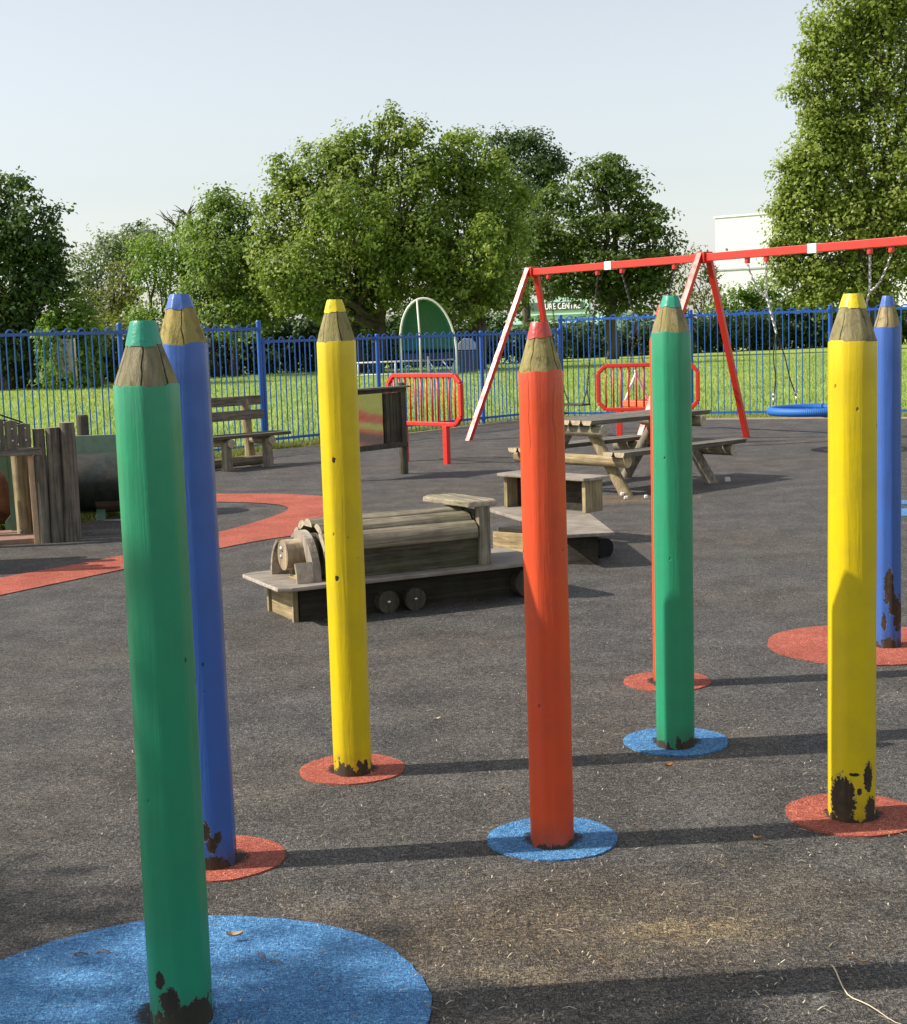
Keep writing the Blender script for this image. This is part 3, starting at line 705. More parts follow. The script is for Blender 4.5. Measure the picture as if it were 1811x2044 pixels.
m = MB(); m.prism([(-.07, -.02), (-.04, -.06), (Ls+.04, -.06), (Ls+.07, -.02), (Ls+.07, .22), (-.07, .22)], 'z', .242, .265, frame_mat(s0, sd)); m.build('seat_top', deckm, wg, False, .005)
for x in (.0,):
    p = wl(gnd(1205, 1115)); w = MB(); w.tube([p+Vector((-.05, .03, .075)), p+Vector((.02, -.01, .075))], .072, 20); w.build('wheel', wood('shade_dark_wheel', (.02, .018, .015), (.01, .009, .008), 'Z'), wg, 'auto')  # dark wheel blackened further, painting in the shade it stands in

# ------------------------------------------------------------------ timber playhouse at the left edge
ph = empty('timber_playhouse', (-3.12, 12.26, 0), math.radians(16), 'upright log playhouse front with an arched plank head, cut off by the left edge', 'playhouse')
# local: x to the right (negative = left), wall face at y=0
for k, (x, h, r) in enumerate(((-.235, .945, .050), (-.125, .95, .058), (-.01, .985, .062))):
    m = MB(); m.tube([(x-.01*k, .0, -.02), (x, .0, h*.5), (x, .0, h)], [r*1.02, r, r*.97], 14); m.build('log', W_silver, ph, 'auto')
for k in range(7):
    x = -.345-k*.103; zt = 1.055-.07*abs((x+.66)/.36)**1.7; zb = .80-(.02 if k else 0)
    m = MB(); m.prism([(x-.049, zb), (x+.049, zb), (x+.049, zt-.012*(1 if x > -.66 else 0)), (x, zt), (x-.049, zt-.012)], 'y', -.055, -.01); m.build('head_plank', W_silver, ph, False, .004)
    for zz in (.86, .955):
        b = MB(); b.tube([(x+.01, -.055, zz), (x+.01, -.062, zz)], [.011, .006], 10); b.build('bolt', M_bolt, ph, True)
m = MB(); m.box((-.68, -.02, .765), (.92, .07, .06)); m.build('lintel', W_silverX, ph, False, .005)
m = MB(); m.tube([(-.38, .42, .02), (-.40, .42, .80)], [.072, .068], 16); m.build('pale_post', W_paleZ, ph, 'auto')
m = MB(); m.tube([(-1.0, .42, .02), (-1.0, .42, .80)], [.07, .066], 16); m.build('pale_post', W_paleZ, ph, 'auto')
for z in (.08, .71):
    b = MB(); b.tube([(-.42, .352, z), (-.42, .342, z)], [.014, .008], 10); b.build('bolt', M_bolt, ph, True)
m = MB(); m.bar((-.298, .0, 0), (-.312, 0, .79), .05, .045, (1, 0, 0)); m.build('door_lath', wood('new_sawn_lath', (.60, .42, .27), (.42, .27, .16), 'Z', 0, crack=.1), ph, False, .003)
for x in (-1.02,):
    m = MB(); m.tube([(x-.08, 0, -.02), (x-.08, 0, .95)], .055, 12); m.build('log', W_silver, ph, 'auto')
m = MB()
for k in range(6): m.box((-.66, .06+k*.115, .03), (.80, .108, .05))
m.build('floor_deck', wood('reddish_deck', (.36, .22, .17), (.2, .12, .09), 'X', .1, crack=.2), ph, False, .004)
Mgreenp = paint('faded_green_panel', (.12, .22, .14), .5, .1, .5); Mrust = wood('faded_brown_barrel', (.28, .11, .06), (.12, .05, .035), 'Z', .15, gs=.4, crack=.1)
m = MB(); cx_, cz_ = -.95, .36
out = []
for i in range(25):
    a = math.radians(-10+200*i/24); out.append((cx_+.46*math.cos(a), cz_+.42*math.sin(a)))
m2 = MB()
for i in range(24): 
    (x0, z0), (x1, z1) = out[i], out[i+1]; m2.prism([(x0, z0), (x1, z1), (x1, .87), (x0, .87)], 'y', .62, .65)
m2.prism([(-.50, .03), (-.38, .03), (-.38, .87), (-.50, .87)], 'y', .62, .65)
m2.build('arched_green_panel', Mgreenp, ph)
m = MB(); m.tube([(cx_-.6, 1.15, .42), (cx_+.62, 1.15, .42)], .36, 28); m.build('play_barrel', Mrust, ph, 'auto')
m = MB(); m.prism([(-.55, .03), (-.36, .03), (-.36, .20), (-.43, .26), (-.55, .12)], 'y', .70, .74); m.build('barrel_foot', Mgreenp, ph)
for k in range(6):  # hidden side wall logs, added for the shadow they cast beside the house
    m = MB(); y_ = .14+k*.125; m.tube([(.005, y_, -.02), (.005, y_, .93+.02*(k % 2))], .056, 12); m.build('log', W_silver, ph, 'auto')
for k in range(6):  # log wall added out of frame to throw shadow across the red track
    m = MB(); y_ = -.85-k*.13; m.tube([(-.98, y_, -.02), (-.98, y_, .86+.09*(k % 3))], .06, 12); m.build('log', W_silver, ph, 'auto')
# cables / thin hoops sticking up behind (play netting)
m = MB()
for k in range(3): m.tube(smooth_curve([(-1.2, .1*k, 1.25-.05*k), (-.85, .1*k, 1.19-.06*k), (-.6, .1*k, 1.10-.05*k), (-.35, .1*k, 1.0-.02*k)], 5), .007, 6)
m.build('net_rope', paint('dark_net_rope', (.02, .025, .02), .7), ph, True)

# ------------------------------------------------------------------ crawl tunnel
tb = gnd(242, 1035); tn = empty('crawl_tunnel', (tb.x, tb.y+.15, 0), math.radians(8), 'black plastic crawl tunnel on green feet between the playhouse and the nearest green pencil', 'play tunnel')
t = NT('scuffed_black_plastic'); v = t.map(); a = t.noise(v, 5, 5); b = t.noise(v, 22, 4); sep = t.node('ShaderNodeSeparateXYZ'); t.link(v, sep.inputs[0])
col = t.ramp(b, [(.35, (.006, .012, .008)), (.6, (.018, .028, .020))]); col = t.mix(t.ramp(a, [(.5, 0.), (.68, .6)]), col, (.055, .04, .028))
m = MB(); m.tube([(-.9, 0, .33), (.42, 0, .33)], .275, 32); m.build('pipe', t.done(col, .55, t.bump(a, .4, .02)), tn, 'auto')
m = MB(); m.tube([(.40, 0, .33), (.44, 0, .33)], .30, 32); m.build('pipe_collar', paint('dark_green_collar', (.05, .09, .055), .45), tn, 'auto')
m = MB(); R2 = .279
for i in range(8):
    a0 = math.radians(-100+ -8+i*6.5+14); a1 = math.radians(-100-8+(i+1)*6.5+14)
    m.add([(-.18, R2*math.cos(a0+.45), .33+R2*math.sin(a0+.9)), (.40, R2*math.cos(a0+.45), .33+R2*math.sin(a0+.9)), (.40, R2*math.cos(a1+.45), .33+R2*math.sin(a1+.9)), (-.18, R2*math.cos(a1+.45), .33+R2*math.sin(a1+.9))], [(0, 1, 2, 3)])
m = MB(); ns = 10
for i in range(ns):
    a0 = math.radians(-205+60+i*5.5); a1 = math.radians(-205+60+(i+1)*5.5); 
    m.add([(-.24, R2*math.cos(a0), .33+R2*math.sin(a0)), (.395, R2*math.cos(a0), .33+R2*math.sin(a0)), (.395, R2*math.cos(a1), .33+R2*math.sin(a1)), (-.24, R2*math.cos(a1), .33+R2*math.sin(a1)),
           (-.24, (R2-.01)*math.cos(a0), .33+(R2-.01)*math.sin(a0)), (.395, (R2-.01)*math.cos(a0), .33+(R2-.01)*math.sin(a0)), (.395, (R2-.01)*math.cos(a1), .33+(R2-.01)*math.sin(a1)), (-.24, (R2-.01)*math.cos(a1), .33+(R2-.01)*math.sin(a1))], [(0, 1, 2, 3), (0, 4, 5, 1), (3, 2, 6, 7), (0, 3, 7, 4), (1, 5, 6, 2)])
m.build('brown_patch', wood('brown_flaked_patch', (.17, .11, .08), (.05, .035, .03), 'X', .1, gs=.4), tn, 'auto')
m = MB(); m.box((-.02, .26, .66), (.96, .03, .20)); m.build('green_board', paint('pale_green_board', (.17, .25, .17), .5, .1, .5), tn, False, .004)
m = MB(); m.tube([(-.37, .36, -.02), (-.37, .36, .93), (-.37, .36, .95)], [.06, .058, .05], 14); m.build('post', W_darkZ, tn, 'auto')
for x in (-.2, .38):
    m = MB(); m.prism([(-.28, 0), (.28, 0), (.12, .12), (-.12, .12)], 'x', x-.04, x+.04); m.build('foot', Mgreenp, tn)

# ------------------------------------------------------------------ things far beyond the fence
def leaf_object(name, C, sz, N, mat, parent, aspect=.62):
    n = len(C); a = rng.normal(size=(n, 3)); a -= (a*N).sum(1, keepdims=True)*N; a /= np.linalg.norm(a, axis=1, keepdims=True)+1e-9
    b = np.cross(N, a); s = (sz*rng.uniform(.65, 1.3, n))[:, None]
    v = np.empty((n, 4, 3)); v[:, 0] = C-a*s*.5; v[:, 1] = C+b*s*.5*aspect+N*s*.10; v[:, 2] = C+a*s*.5-N*s*.08; v[:, 3] = C-b*s*.5*aspect+N*s*.10
    me = bpy.data.meshes.new(name); me.vertices.add(4*n); me.vertices.foreach_set('co', v.reshape(-1).astype(np.float32))
    me.loops.add(4*n); me.loops.foreach_set('vertex_index', np.arange(4*n, dtype=np.int32))
    me.polygons.add(n); me.polygons.foreach_set('loop_start', np.arange(0, 4*n, 4, dtype=np.int32)); me.polygons.foreach_set('loop_total', np.full(n, 4, dtype=np.int32))
    at_ = me.attributes.new('rnd', 'FLOAT', 'FACE'); at_.data.foreach_set('value', (rng.random(n)*.5+TINT*.5).astype(np.float32))
    me.update(calc_edges=True)
    return fin(name, me, mat, parent)
def unit(n):
    d = rng.normal(size=(n, 3)); return d/np.linalg.norm(d, axis=1, keepdims=True)
NL = [0]; DM = 1.35
def crown_points(lobes, dens, cr=(.35, .8), per=26, core=.35, flat=.75, minz=.3, grow=1.07):
    C = []; N = []; T = []
    for (x, y, z, rx, ry, rz) in lobes:
        rx, ry, rz = rx*grow, ry*grow, rz*grow; nc = int(dens*DM*(rx*ry+ry*rz+rx*rz)); d = unit(nc); r = rng.uniform(.72, 1.02, nc)[:, None]
        # lumpy outline
        r *= 1+.10*np.sin(d[:, :1]*5+x)+.08*np.sin(d[:, 2:]*7+y)
        cc = np.array([x, y, z])+d*r*np.array([rx, ry, rz]); rad = rng.uniform(*cr, nc)
        k = rng.poisson(per, nc); idx = np.repeat(np.arange(nc), k); u = unit(len(idx))*rng.random(len(idx))[:, None]**.45
        p = cc[idx]+u*rad[idx][:, None]*np.array([1, 1, flat]); nn = d[idx]*.45+u*.55+np.array([-.15, -.1, .45])+rng.normal(size=p.shape)*.42
        C.append(p); N.append(nn); T.append(rng.random(nc)[idx])
        m = int(core*len(p)); u = unit(m)*rng.random(m)[:, None]**.5*.80; C.append(np.array([x, y, z])+u*np.array([rx, ry, rz])); N.append(rng.normal(size=(m, 3))); T.append(rng.random(m)*.4)
    C = np.concatenate(C); N = np.concatenate(N); T = np.concatenate(T); k = C[:, 2] > minz+.5*np.sin(C[:, 0]*1.7)*(minz > 1); C = C[k]; N = N[k]; global TINT; TINT = T[k]; N /= np.linalg.norm(N, axis=1, keepdims=True); NL[0] += len(C); return C, N
def limb(mb, a, b, r0, r1, wob=.12, k=5):
    a = Vector(a); b = Vector(b); L = (b-a).length
    pts = [a]+[a.lerp(b, i/k)+Vector((random.uniform(-1, 1), random.uniform(-1, 1), random.uniform(-.4, .8)))*L*wob*.35 for i in range(1, k)]+[b]
    mb.tube(pts, [r0+(r1-r0)*i/k for i in range(k+1)], 7)
    return pts
def tree(name, label, cat, Y, base, lobes, mat, leaf=.22, dens=3.2, per=26, cr=(.35, .8), trunk=.28, stems=1, depth=1., core=.55, group=None, minz=.3, twigs=0, flat=.75, forkz=.22, sat=4):
    """lobes in image columns/rows and pixel radii, turned into metres at distance Y"""
    s = Y/F; bs_ = at(base, 800, Y); root = empty(name, (bs_.x, Y, 0), 0, label, cat, group)
    L = []
    for l in lobes:
        px, py, rx, ry = l[:4]; dy = l[4] if len(l) > 4 else 0
        p = at(px, py, Y+dy); L.append((p.x-bs_.x, dy, p.z, rx*s, max(rx, ry)*.85*s*depth, ry*s))
    S = []
    for (x, y, z, rx, ry, rz) in L:
        for k in range(sat):
            d = unit(1)[0]; d[2] = abs(d[2])*1.1-.25; d[1] = -abs(d[1])*.8; f = rng.uniform(.25, .45); S.append((x+d[0]*rx*.92, y+d[1]*ry*.8, z+d[2]*rz*.92, rx*f, ry*f, rz*f*.8))
    C, N = crown_points(L+S, dens, cr, per, core, flat, minz); leaf_object('crown', C, leaf, N, mat, root)
    m = MB(); top = max(L, key=lambda q: q[2]); zt = top[2]
    for st in range(stems):
        ox = random.uniform(-.6, .6)*(stems > 1); fork = Vector((ox*1.5, 0, zt*forkz+random.uniform(0, .5)))
        limb(m, (ox, random.uniform(-.3, .3), -.1), fork, trunk, trunk*.75, .1, 4)
        for q in L[st::stems]:
            e = Vector((q[0], q[1], q[2])); pts = limb(m, fork, e, trunk*.6, trunk*.12, .15, 6)
            for j in range(3):
                d = Vector(unit(1)[0]); d.z = abs(d.z); limb(m, pts[3+j % 3], e+Vector((d.x*q[3], d.y*q[4], d.z*q[5]))*.85, trunk*.2, trunk*.04, .15, 4)
    for k in range(twigs):
        q = random.choice(L); e = Vector((q[0], q[1], q[2])); d = Vector((random.uniform(-1, 1), random.uniform(-.5, .5), random.uniform(.2, 1))).normalized()
        limb(m, e, e+Vector((d.x*q[3], d.y*q[4], d.z*q[5]))*random.uniform(1.1, 1.45), .05, .012, .2, 5)
    m.build('trunk', W_bark, root, True)
    return root
G_dark = leafmat('leaf_dark_green', (0.027, 0.061, 0.016), (0.045, 0.095, 0.024), (0.089, 0.149, 0.034), .2)
G_plane = leafmat('leaf_mid_green', (0.064, 0.132, 0.024), (0.141, 0.234, 0.040), (0.346, 0.420, 0.094), .33)
G_plane2 = leafmat('leaf_broad_green', (0.070, 0.126, 0.022), (0.179, 0.264, 0.042), (0.461, 0.504, 0.121), .35)
G_bright = leafmat('leaf_fresh_green', (0.074, 0.162, 0.020), (0.149, 0.270, 0.034), (0.282, 0.378, 0.068), .4)
G_yel = leafmat('leaf_yellow_green', (.15, .205, .035), (.26, .33, .06), (.46, .50, .14), .40)
G_grey = leafmat('leaf_grey_green', (0.091, 0.137, 0.078), (0.156, 0.208, 0.111), (0.234, 0.273, 0.156), .3)
G_olive = leafmat('leaf_olive_brown', (0.091, 0.098, 0.033), (0.156, 0.156, 0.046), (0.247, 0.221, 0.078), .3)
G_deep = leafmat('leaf_deep_green', (0.022, 0.054, 0.019), (0.045, 0.088, 0.027), (0.097, 0.142, 0.041), .18)

tree('dark_tree', 'dark dense tree filling the left edge beyond the railings', 'tree', 58, 20,
     [(-10, 520, 80, 120), (55, 480, 62, 100), (-60, 430, 70, 100), (20, 400, 50, 55), (70, 600, 75, 90), (105, 540, 42, 60), (-30, 640, 100, 90), (30, 690, 90, 60), (100, 430, 28, 30)], G_dark, .20, 4.2, 26, (.3, .7), .3, twigs=3)
tree('grey_willow', 'pale grey green willow far behind the left trees', 'tree', 96, 205,
     [(195, 540, 48, 70), (240, 510, 42, 55), (165, 590, 38, 60), (290, 490, 36, 45), (215, 620, 60, 50)], G_grey, .24, 2.2, 22, (.5, 1.0), .25, stems=3)
tree('olive_tree', 'olive brown twiggy tree with bare stems left of the blue pencil', 'tree', 80, 240,
     [(240, 560, 34, 44), (225, 610, 38, 40), (275, 600, 30, 40), (200, 640, 30, 30), (262, 530, 22, 26)], G_olive, .2, 2.2, 20, (.3, .8), .15, stems=5, twigs=10)
tree('dark_conifer', 'dark pine top just showing over the pale trees', 'tree', 108, 265, [(262, 480, 22, 34), (285, 470, 18, 30), (250, 500, 26, 30)], G_deep, .25, 2.5, 20, (.4, .8), .25)
tree('bare_top_tree', 'thin tree with bare twigs poking above its leaves', 'tree', 86, 350,
     [(352, 455, 34, 34), (330, 500, 40, 50), (375, 430, 24, 22)], G_grey, .2, 1.5, 16, (.35, .7), .2, stems=3, twigs=26)
tree('bushy_tree', 'fresh green feathery bushy tree behind the blue pencil', 'tree', 72, 330,
     [(330, 560, 60, 60), (300, 510, 40, 45), (370, 500, 45, 60), (340, 640, 75, 50), (400, 560, 40, 70)], G_bright, .16, 4.5, 24, (.3, .75), .2, stems=3)
tree('birch_tree', 'rounded light green tree between the blue and yellow pencils', 'tree', 68, 455,
     [(450, 440, 50, 60), (410, 480, 40, 60), (470, 530, 60, 80), (420, 590, 50, 70), (480, 620, 70, 60), (440, 395, 30, 28), (490, 430, 25, 40), (500, 560, 50, 90), (430, 540, 50, 60, -2), (470, 640, 60, 50, -2)], G_plane, .19, 4.2, 26, (.3, .75), .2, stems=3, twigs=8)
tree('sycamore_tree', 'tallest broad crowned green tree in the middle of the row', 'tree', 66, 735,
     [(700, 370, 100, 90), (790, 280, 60, 55), (785, 238, 32, 24), (640, 340, 60, 55), (600, 420, 70, 80), (570, 340, 34, 40), (720, 480, 120, 90), (560, 520, 55, 90), (830, 400, 80, 110), (640, 560, 110, 70), (700, 300, 50, 45), (800, 530, 90, 60), (580, 610, 50, 60), (535, 420, 25, 40), (660, 615, 60, 40), (750, 590, 70, 36), (600, 540, 70, 70, -3), (700, 440, 80, 70, -3), (760, 520, 60, 60, -2), (620, 620, 60, 50, -3), (530, 560, 40, 70)],
     G_plane2, .19, 3.9, 30, (.3, .8), .34, stems=3, minz=2.2, forkz=.18)
tree('sycamore_tree', 'broad green tree right of the tallest one, behind the dome shelter', 'tree', 67, 960,
     [(930, 330, 70, 65), (985, 400, 70, 80), (890, 420, 70, 90), (1010, 480, 50, 60), (950, 520, 90, 70), (880, 560, 60, 50), (915, 285, 40, 32), (1000, 570, 50, 45), (940, 590, 70, 40), (870, 600, 50, 34), (900, 610, 60, 40, -3), (1010, 600, 45, 45, -2), (960, 500, 50, 60, -3), (850, 500, 50, 70, -2)],
     G_plane2, .19, 3.9, 30, (.3, .8), .3, stems=2, minz=2., forkz=.2)
tree('dark_tree', 'dark tree top showing behind the broad middle trees', 'tree', 92, 1055,
     [(1050, 330, 72, 62), (1010, 300, 45, 38), (1095, 330, 38, 50), (1040, 420, 80, 70), (1070, 520, 80, 80)], G_deep, .24, 3., 24, (.5, 1.), .35)
tree('maple_tree', 'dark rounded maple in layered tiers behind the swing frame', 'tree', 80, 1225,
     [(1200, 355, 62, 38), (1140, 400, 58, 38), (1250, 380, 55, 40), (1290, 440, 55, 40), (1180, 455, 95, 38), (1310, 490, 48, 36), (1130, 505, 60, 36), (1230, 520, 95, 36), (1320, 540, 45, 34), (1100, 560, 40, 40), (1170, 560, 60, 40), (1250, 555, 60, 40), (1060, 480, 40, 60), (1290, 590, 60, 40), (1230, 600, 50, 40), (1220, 325, 30, 22)],
     G_deep if False else leafmat('leaf_maple', (0.038, 0.078, 0.017), (0.083, 0.138, 0.026), (0.179, 0.228, 0.044), .25), .23, 3.6, 25, (.4, .9), .36, flat=.5, minz=2., forkz=.3)
tree('thin_tree', 'thin yellowing tree between the maple and the white building', 'tree', 104, 1400,
     [(1385, 540, 34, 40), (1420, 565, 26, 34), (1365, 585, 30, 34), (1400, 600, 40, 24)], G_olive, .22, 1.9, 16, (.35, .8), .15, stems=2, twigs=8)
tree('round_bush', 'light green rounded bush under the white building', 'bush', 96, 1480,
     [(1470, 605, 44, 36), (1510, 590, 38, 30), (1545, 610, 40, 34), (1440, 625, 30, 24)], G_bright, .2, 4.2, 24, (.3, .7), .12, stems=3)
tree('plane_tree', 'huge broad leaved tree filling the right edge above the beam', 'tree', 84, 1760,
     [(1700, 60, 90, 80), (1780, -60, 150, 120), (1680, 180, 95, 90), (1820, 100, 120, 130), (1640, 250, 60, 60), (1650, 330, 85, 80), (1600, 350, 55, 50), (1760, 300, 110, 120), (1620, 430, 70, 70), (1570, 400, 40, 36), (1720, 450, 110, 90), (1850, 400, 110, 140), (1600, 500, 55, 40), (1660, 545, 80, 42), (1790, 540, 90, 50), (1640, 110, 40, 40), (1740, -160, 120, 90), (1590, 555, 50, 36), (1700, 590, 90, 36), (1580, 470, 46, 46), (1560, 520, 34, 30), (1640, 590, 60, 26)],
     G_yel, .235, 3.8, 30, (.4, .95), .5, stems=2, minz=1.4, depth=.7, forkz=.25)
def hedge(label, pts, Y0, Y1, mat, leaf, dens, minz=.02, name='hedge'):
    """pts: list of (px, top row, pixel radius) along the hedge; distance runs Y0..Y1"""
    c = at(pts[len(pts)//2][0], 700, (Y0+Y1)/2); root = empty(name, (c.x, (Y0+Y1)/2, 0), 0, label, 'hedge')
    L = []
    for i, (px, ty, r) in enumerate(pts):
        Y = Y0+(Y1-Y0)*i/max(1, len(pts)-1); t = at(px, ty, Y); s = Y/F; zt = t.z
        L.append((t.x-c.x, Y-(Y0+Y1)/2, zt*.45, r*s, 1.6, zt*.58))
    C, N = crown_points(L, dens*1.3, (.3, .65), 30, 1.1, .9, minz); leaf_object('foliage', C, leaf, N, mat, root)
    for (x, y, z, rx, ry, rz) in L:
        for k in range(2):
            m = MB(); limb(m, (x+random.uniform(-.5, .5)*rx, y, -.05), (x+random.uniform(-.8, .8)*rx, y, z+rz*.5), .06, .02, .15, 4); m.build('stem', W_bark, root, True)
    return root
hedge('dark clipped bushes along the far left of the field', [(-60, 640, 60), (20, 645, 60), (90, 655, 50), (150, 640, 50), (220, 650, 55), (290, 645, 55), (360, 655, 55)], 59, 68, leafmat('hedge_leaf_left', (0.051, 0.090, 0.017), (0.102, 0.156, 0.028), (0.243, 0.252, 0.055), .3), .2, 5.)
hedge('bright yellow green bush in front of the left trees', [(110, 600, 26), (150, 612, 26), (175, 632, 20)], 57, 58, G_bright, .2, 7., name='bright_bush')
hedge('shaded hedge under the middle trees', [(430, 640, 60), (520, 630, 60), (610, 630, 60), (700, 620, 60), (790, 625, 60), (880, 620, 60), (970, 625, 60), (1060, 650, 50)], 71, 78, G_dark, .22, 5.)
hedge('hedge behind the right part of the field and the swings', [(1100, 640, 60), (1180, 645, 60), (1270, 640, 60), (1360, 625, 55), (1440, 630, 50), (1520, 618, 55), (1600, 600, 60), (1680, 606, 60), (1770, 600, 60), (1850, 604, 60)], 86, 101, G_dark, .24, 5.)

# dome shelter
sh = empty('dome_shelter', (at(856, 700, 60).x, 60, 0), 0, 'green half dome youth shelter with a white tube arch on the grass', 'shelter')
Msg = paint('shelter_green', (.035, .14, .10), .5, .1, .2); Mtube = paint('shelter_white_tube', (.66, .66, .62), .35)
def shell(a0, a1, z0, z1, n=24):
    m = MB(); pts = []
    for j in range(n+1):
        t = j/n
        for i in range(17):
            u = -1+2*i/16; z = t; w = 1.1*math.sqrt(max(0, 1-t**2.2)); pts.append((u*w-.15*t, 1.2*math.sqrt(max(0, 1-u*u))*math.sqrt(max(0, 1-t*t)), 1.0+2.0*t))
    fs = [(j*17+i, j*17+i+1, (j+1)*17+i+1, (j+1)*17+i) for j in range(n) for i in range(16)]
    m.add(pts, fs); return m
o = shell(0, 0, 0, 0).build('shell', Msg, sh, True); so_ = o.modifiers.new('s', 'SOLIDIFY'); so_.thickness = .04
m = MB(); arch = [(-1.1, 0, 0), (-1.1, 0, 1.0)]
for i in range(1, 20):
    t = math.sin(PI/2*i/10) if i <= 10 else math.sin(PI/2*(20-i)/10); s_ = -1 if i < 10 else 1; w = 1.1*math.sqrt(max(0, 1-t**2.2)); arch.append((s_*w-.15*t, 0, 1.0+2.04*t))
arch += [(1.1, 0, 1.0), (1.1, 0, 0)]
m.tube(arch, .045, 10); m.build('arch_tube', Mtube, sh, True)
m = MB(); m.tube([(-.35, -.02, 0), (-.33, -.02, 1.5), (-.40, -.02, 3.0)], .04, 8); m.build('front_tube', Mtube, sh, True)
m = MB(); m.box((0, .5, .45), (1.9, .35, .06)); m.box((0, .72, .75), (1.9, .05, .25)); m.build('bench_board', paint('shelter_dark_board', (.02, .03, .05), .5), sh)
m = MB()
for x in (-.95, 0., .95): m.tube([(x, .5, 0), (x, .5, .45)], .035, 8)
m.tube([(-.05, .1, .75), (-.05, .1, 0)], .035, 8); m.tube([(-.05, .1, .6), (.3, .1, .08)], .03, 8); m.tube([(.5, .1, .6), (.9, .1, .08)], .03, 8)
m.build('bench_leg', Mtube, sh, True)
# low white rail beside shelter
rl = empty('low_rail', (at(760, 745, 61).x, 61, 0), 0, 'low pale rail running across the grass in front of the dome shelter', 'rail')
m = MB(); m.tube([(-2.3, 0, .55), (3., 0, .58)], .035, 8); m.tube([(-2.3, 0, .06), (3., 0, .06)], .035, 8)
m.build('rail_tube', Mtube, rl, True)
for x in (-2.3, -.9, .6, 2.0, 3.):
    m = MB(); m.tube([(x, 0, 0), (x, 0, .56)], .035, 8); m.build('rail_post', Mtube, rl, True)
# bin
bi = empty('litter_bin', (at(934, 740, 62).x, 62, 0), 0, 'dark grey hooded litter bin on the grass right of the dome shelter', 'litter bin')
m = MB(); m.box((0, 0, .45), (.72, .6, .9)); m.build('bin_body', paint('bin_dark_grey', (.035, .045, .07), .45), bi, False, .03)
m = MB(); m.prism([(-.36, .93), (.36, .93), (.36, 1.22), (.2, 1.38), (-.12, 1.42), (-.36, 1.2)], 'y', -.3, .3); m.build('bin_hood', paint('bin_hood_grey', (.33, .33, .40), .45), bi, False, .02)
# noticeboard
nb = empty('notice_board', (at(131, 760, 56).x, 56, 0), 0, 'old board on two thin pale posts at the far left of the field', 'notice board')
m = MB(); m.box((0, 0, 1.15), (.62, .05, 1.45)); m.build('board', paint('faded_board', (.34, .31, .36), .7, .2, .5), nb)
for x, d in ((-.42, .12), (.42, .0)):
    m = MB(); m.tube([(x+d, 0, 0), (x, -.02, 1.9)], .035, 8); m.build('post', paint('pale_post', (.6, .52, .38), .7), nb)
m = MB(); m.tube([(.12, 0, 0), (.22, 0, .5)], .03, 8); m.build('prop', paint('pale_prop', (.5, .45, .38), .7), nb)
# white warehouse
wh = at(1428, 437, 130); wb_ = empty('white_building', (wh.x, 130, 0), math.radians(-38), 'plain white clad building rising behind the right trees', 'building')
t = NT('white_cladding'); v = t.map(); sep = t.node('ShaderNodeSeparateXYZ'); t.link(v, sep.inputs[0])
ln = t.math('FRACT', t.math('MULTIPLY', sep.outputs[2], .42)); lnm = t.ramp(ln, [(.0, .9), (.02, 1.), (1., 1.)])
wm = t.done(t.mix(1., (.60, .61, .61), lnm, 'MULTIPLY'), .6, t.bump(ln, .2, .02))
m = MB(); m.box((16, 9, 5.35), (32, 18, 10.7)); m.build('wall', wm, wb_)
m = MB(); m.box((16, 9, 10.75), (32.2, 18.2, .14)); m.build('roof_trim', paint('white_trim', (.82, .82, .80), .5), wb_)
m = MB(); m.box((8, -.06, 6.3), (16, .1, .12)); m.build('ledge', paint('grey_ledge', (.4, .4, .4), .5), wb_)
m = MB(); m.box((1.05, -.03, 8.0), (.16, .06, .16)); m.build('vent', paint('dark_vent', (.1, .1, .1), .5), wb_)
# satellite dish-like round thing near the building
sd_ = empty('satellite_dish', at(1440, 600, 110), 0, 'small pale round dish beside the white building', 'dish')
m = MB(); m.tube([(0, 0, 0), (0, -.06, .02), (0, -.12, .04)], [.05, .28, .42], 20); m.build('dish', paint('dish_grey', (.35, .37, .38), .5), sd_, True)
m = MB(); m.tube([(0, .03, 0), (0, .15, -3.2)], .05, 8); m.build('mast', M_galv, sd_, True)
# mint green shop building with sign
tc = at(985, 655, 118); tl = empty('shop_building', (tc.x, 118, 0), math.radians(-25), 'pale mint green shop building with a white lettered sign, seen through the trees', 'building')
s = 118/F
def tz(py): return at(1080, py, 118).z
def tx(px): return (at(px, 620, 118).x-tc.x)/.906*.985
Mmint = paint('mint_wall', (.45, .68, .58), .6, .05, .15); Mgl = NT('shop_glass').done((.30, .38, .42), .15, None, .3)
m = MB(); m.box(((tx(960)+tx(1215))/2, 5, tz(628)/2), (tx(1215)-tx(960), 10, tz(628))); m.build('wall', Mmint, tl)
m = MB(); m.prism([(tx(1060), tz(630)), (tx(1172), tz(630)), (tx(1172), tz(600)), (tx(1160), tz(592)), (tx(1060), tz(598))], 'y', -.25, .3); m.build('gable_wall', Mmint, tl)
m = MB(); m.prism([(tx(1085), tz(600)), (tx(1160), tz(600)), (tx(1150), tz(566)), (tx(1118), tz(556)), (tx(1088), tz(570))], 'y', .05, .35); m.build('gable_window', Mgl, tl)
m = MB()
for p in ((1088, 1088), (1103, 1103), (1118, 1118), (1133, 1133), (1150, 1150)): m.bar((tx(p[0]), -.0, tz(600)), (tx(p[1]), .0, tz(563)), .10, .08)
m.bar((tx(1085), 0, tz(582)), (tx(1152), 0, tz(582)), .10, .08); m.bar((tx(1086), 0, tz(569)), (tx(1118), 0, tz(556)), .25, .3); m.bar((tx(1118), 0, tz(556)), (tx(1152), 0, tz(567)), .25, .3)
m.build('window_frame', Mtube, tl)
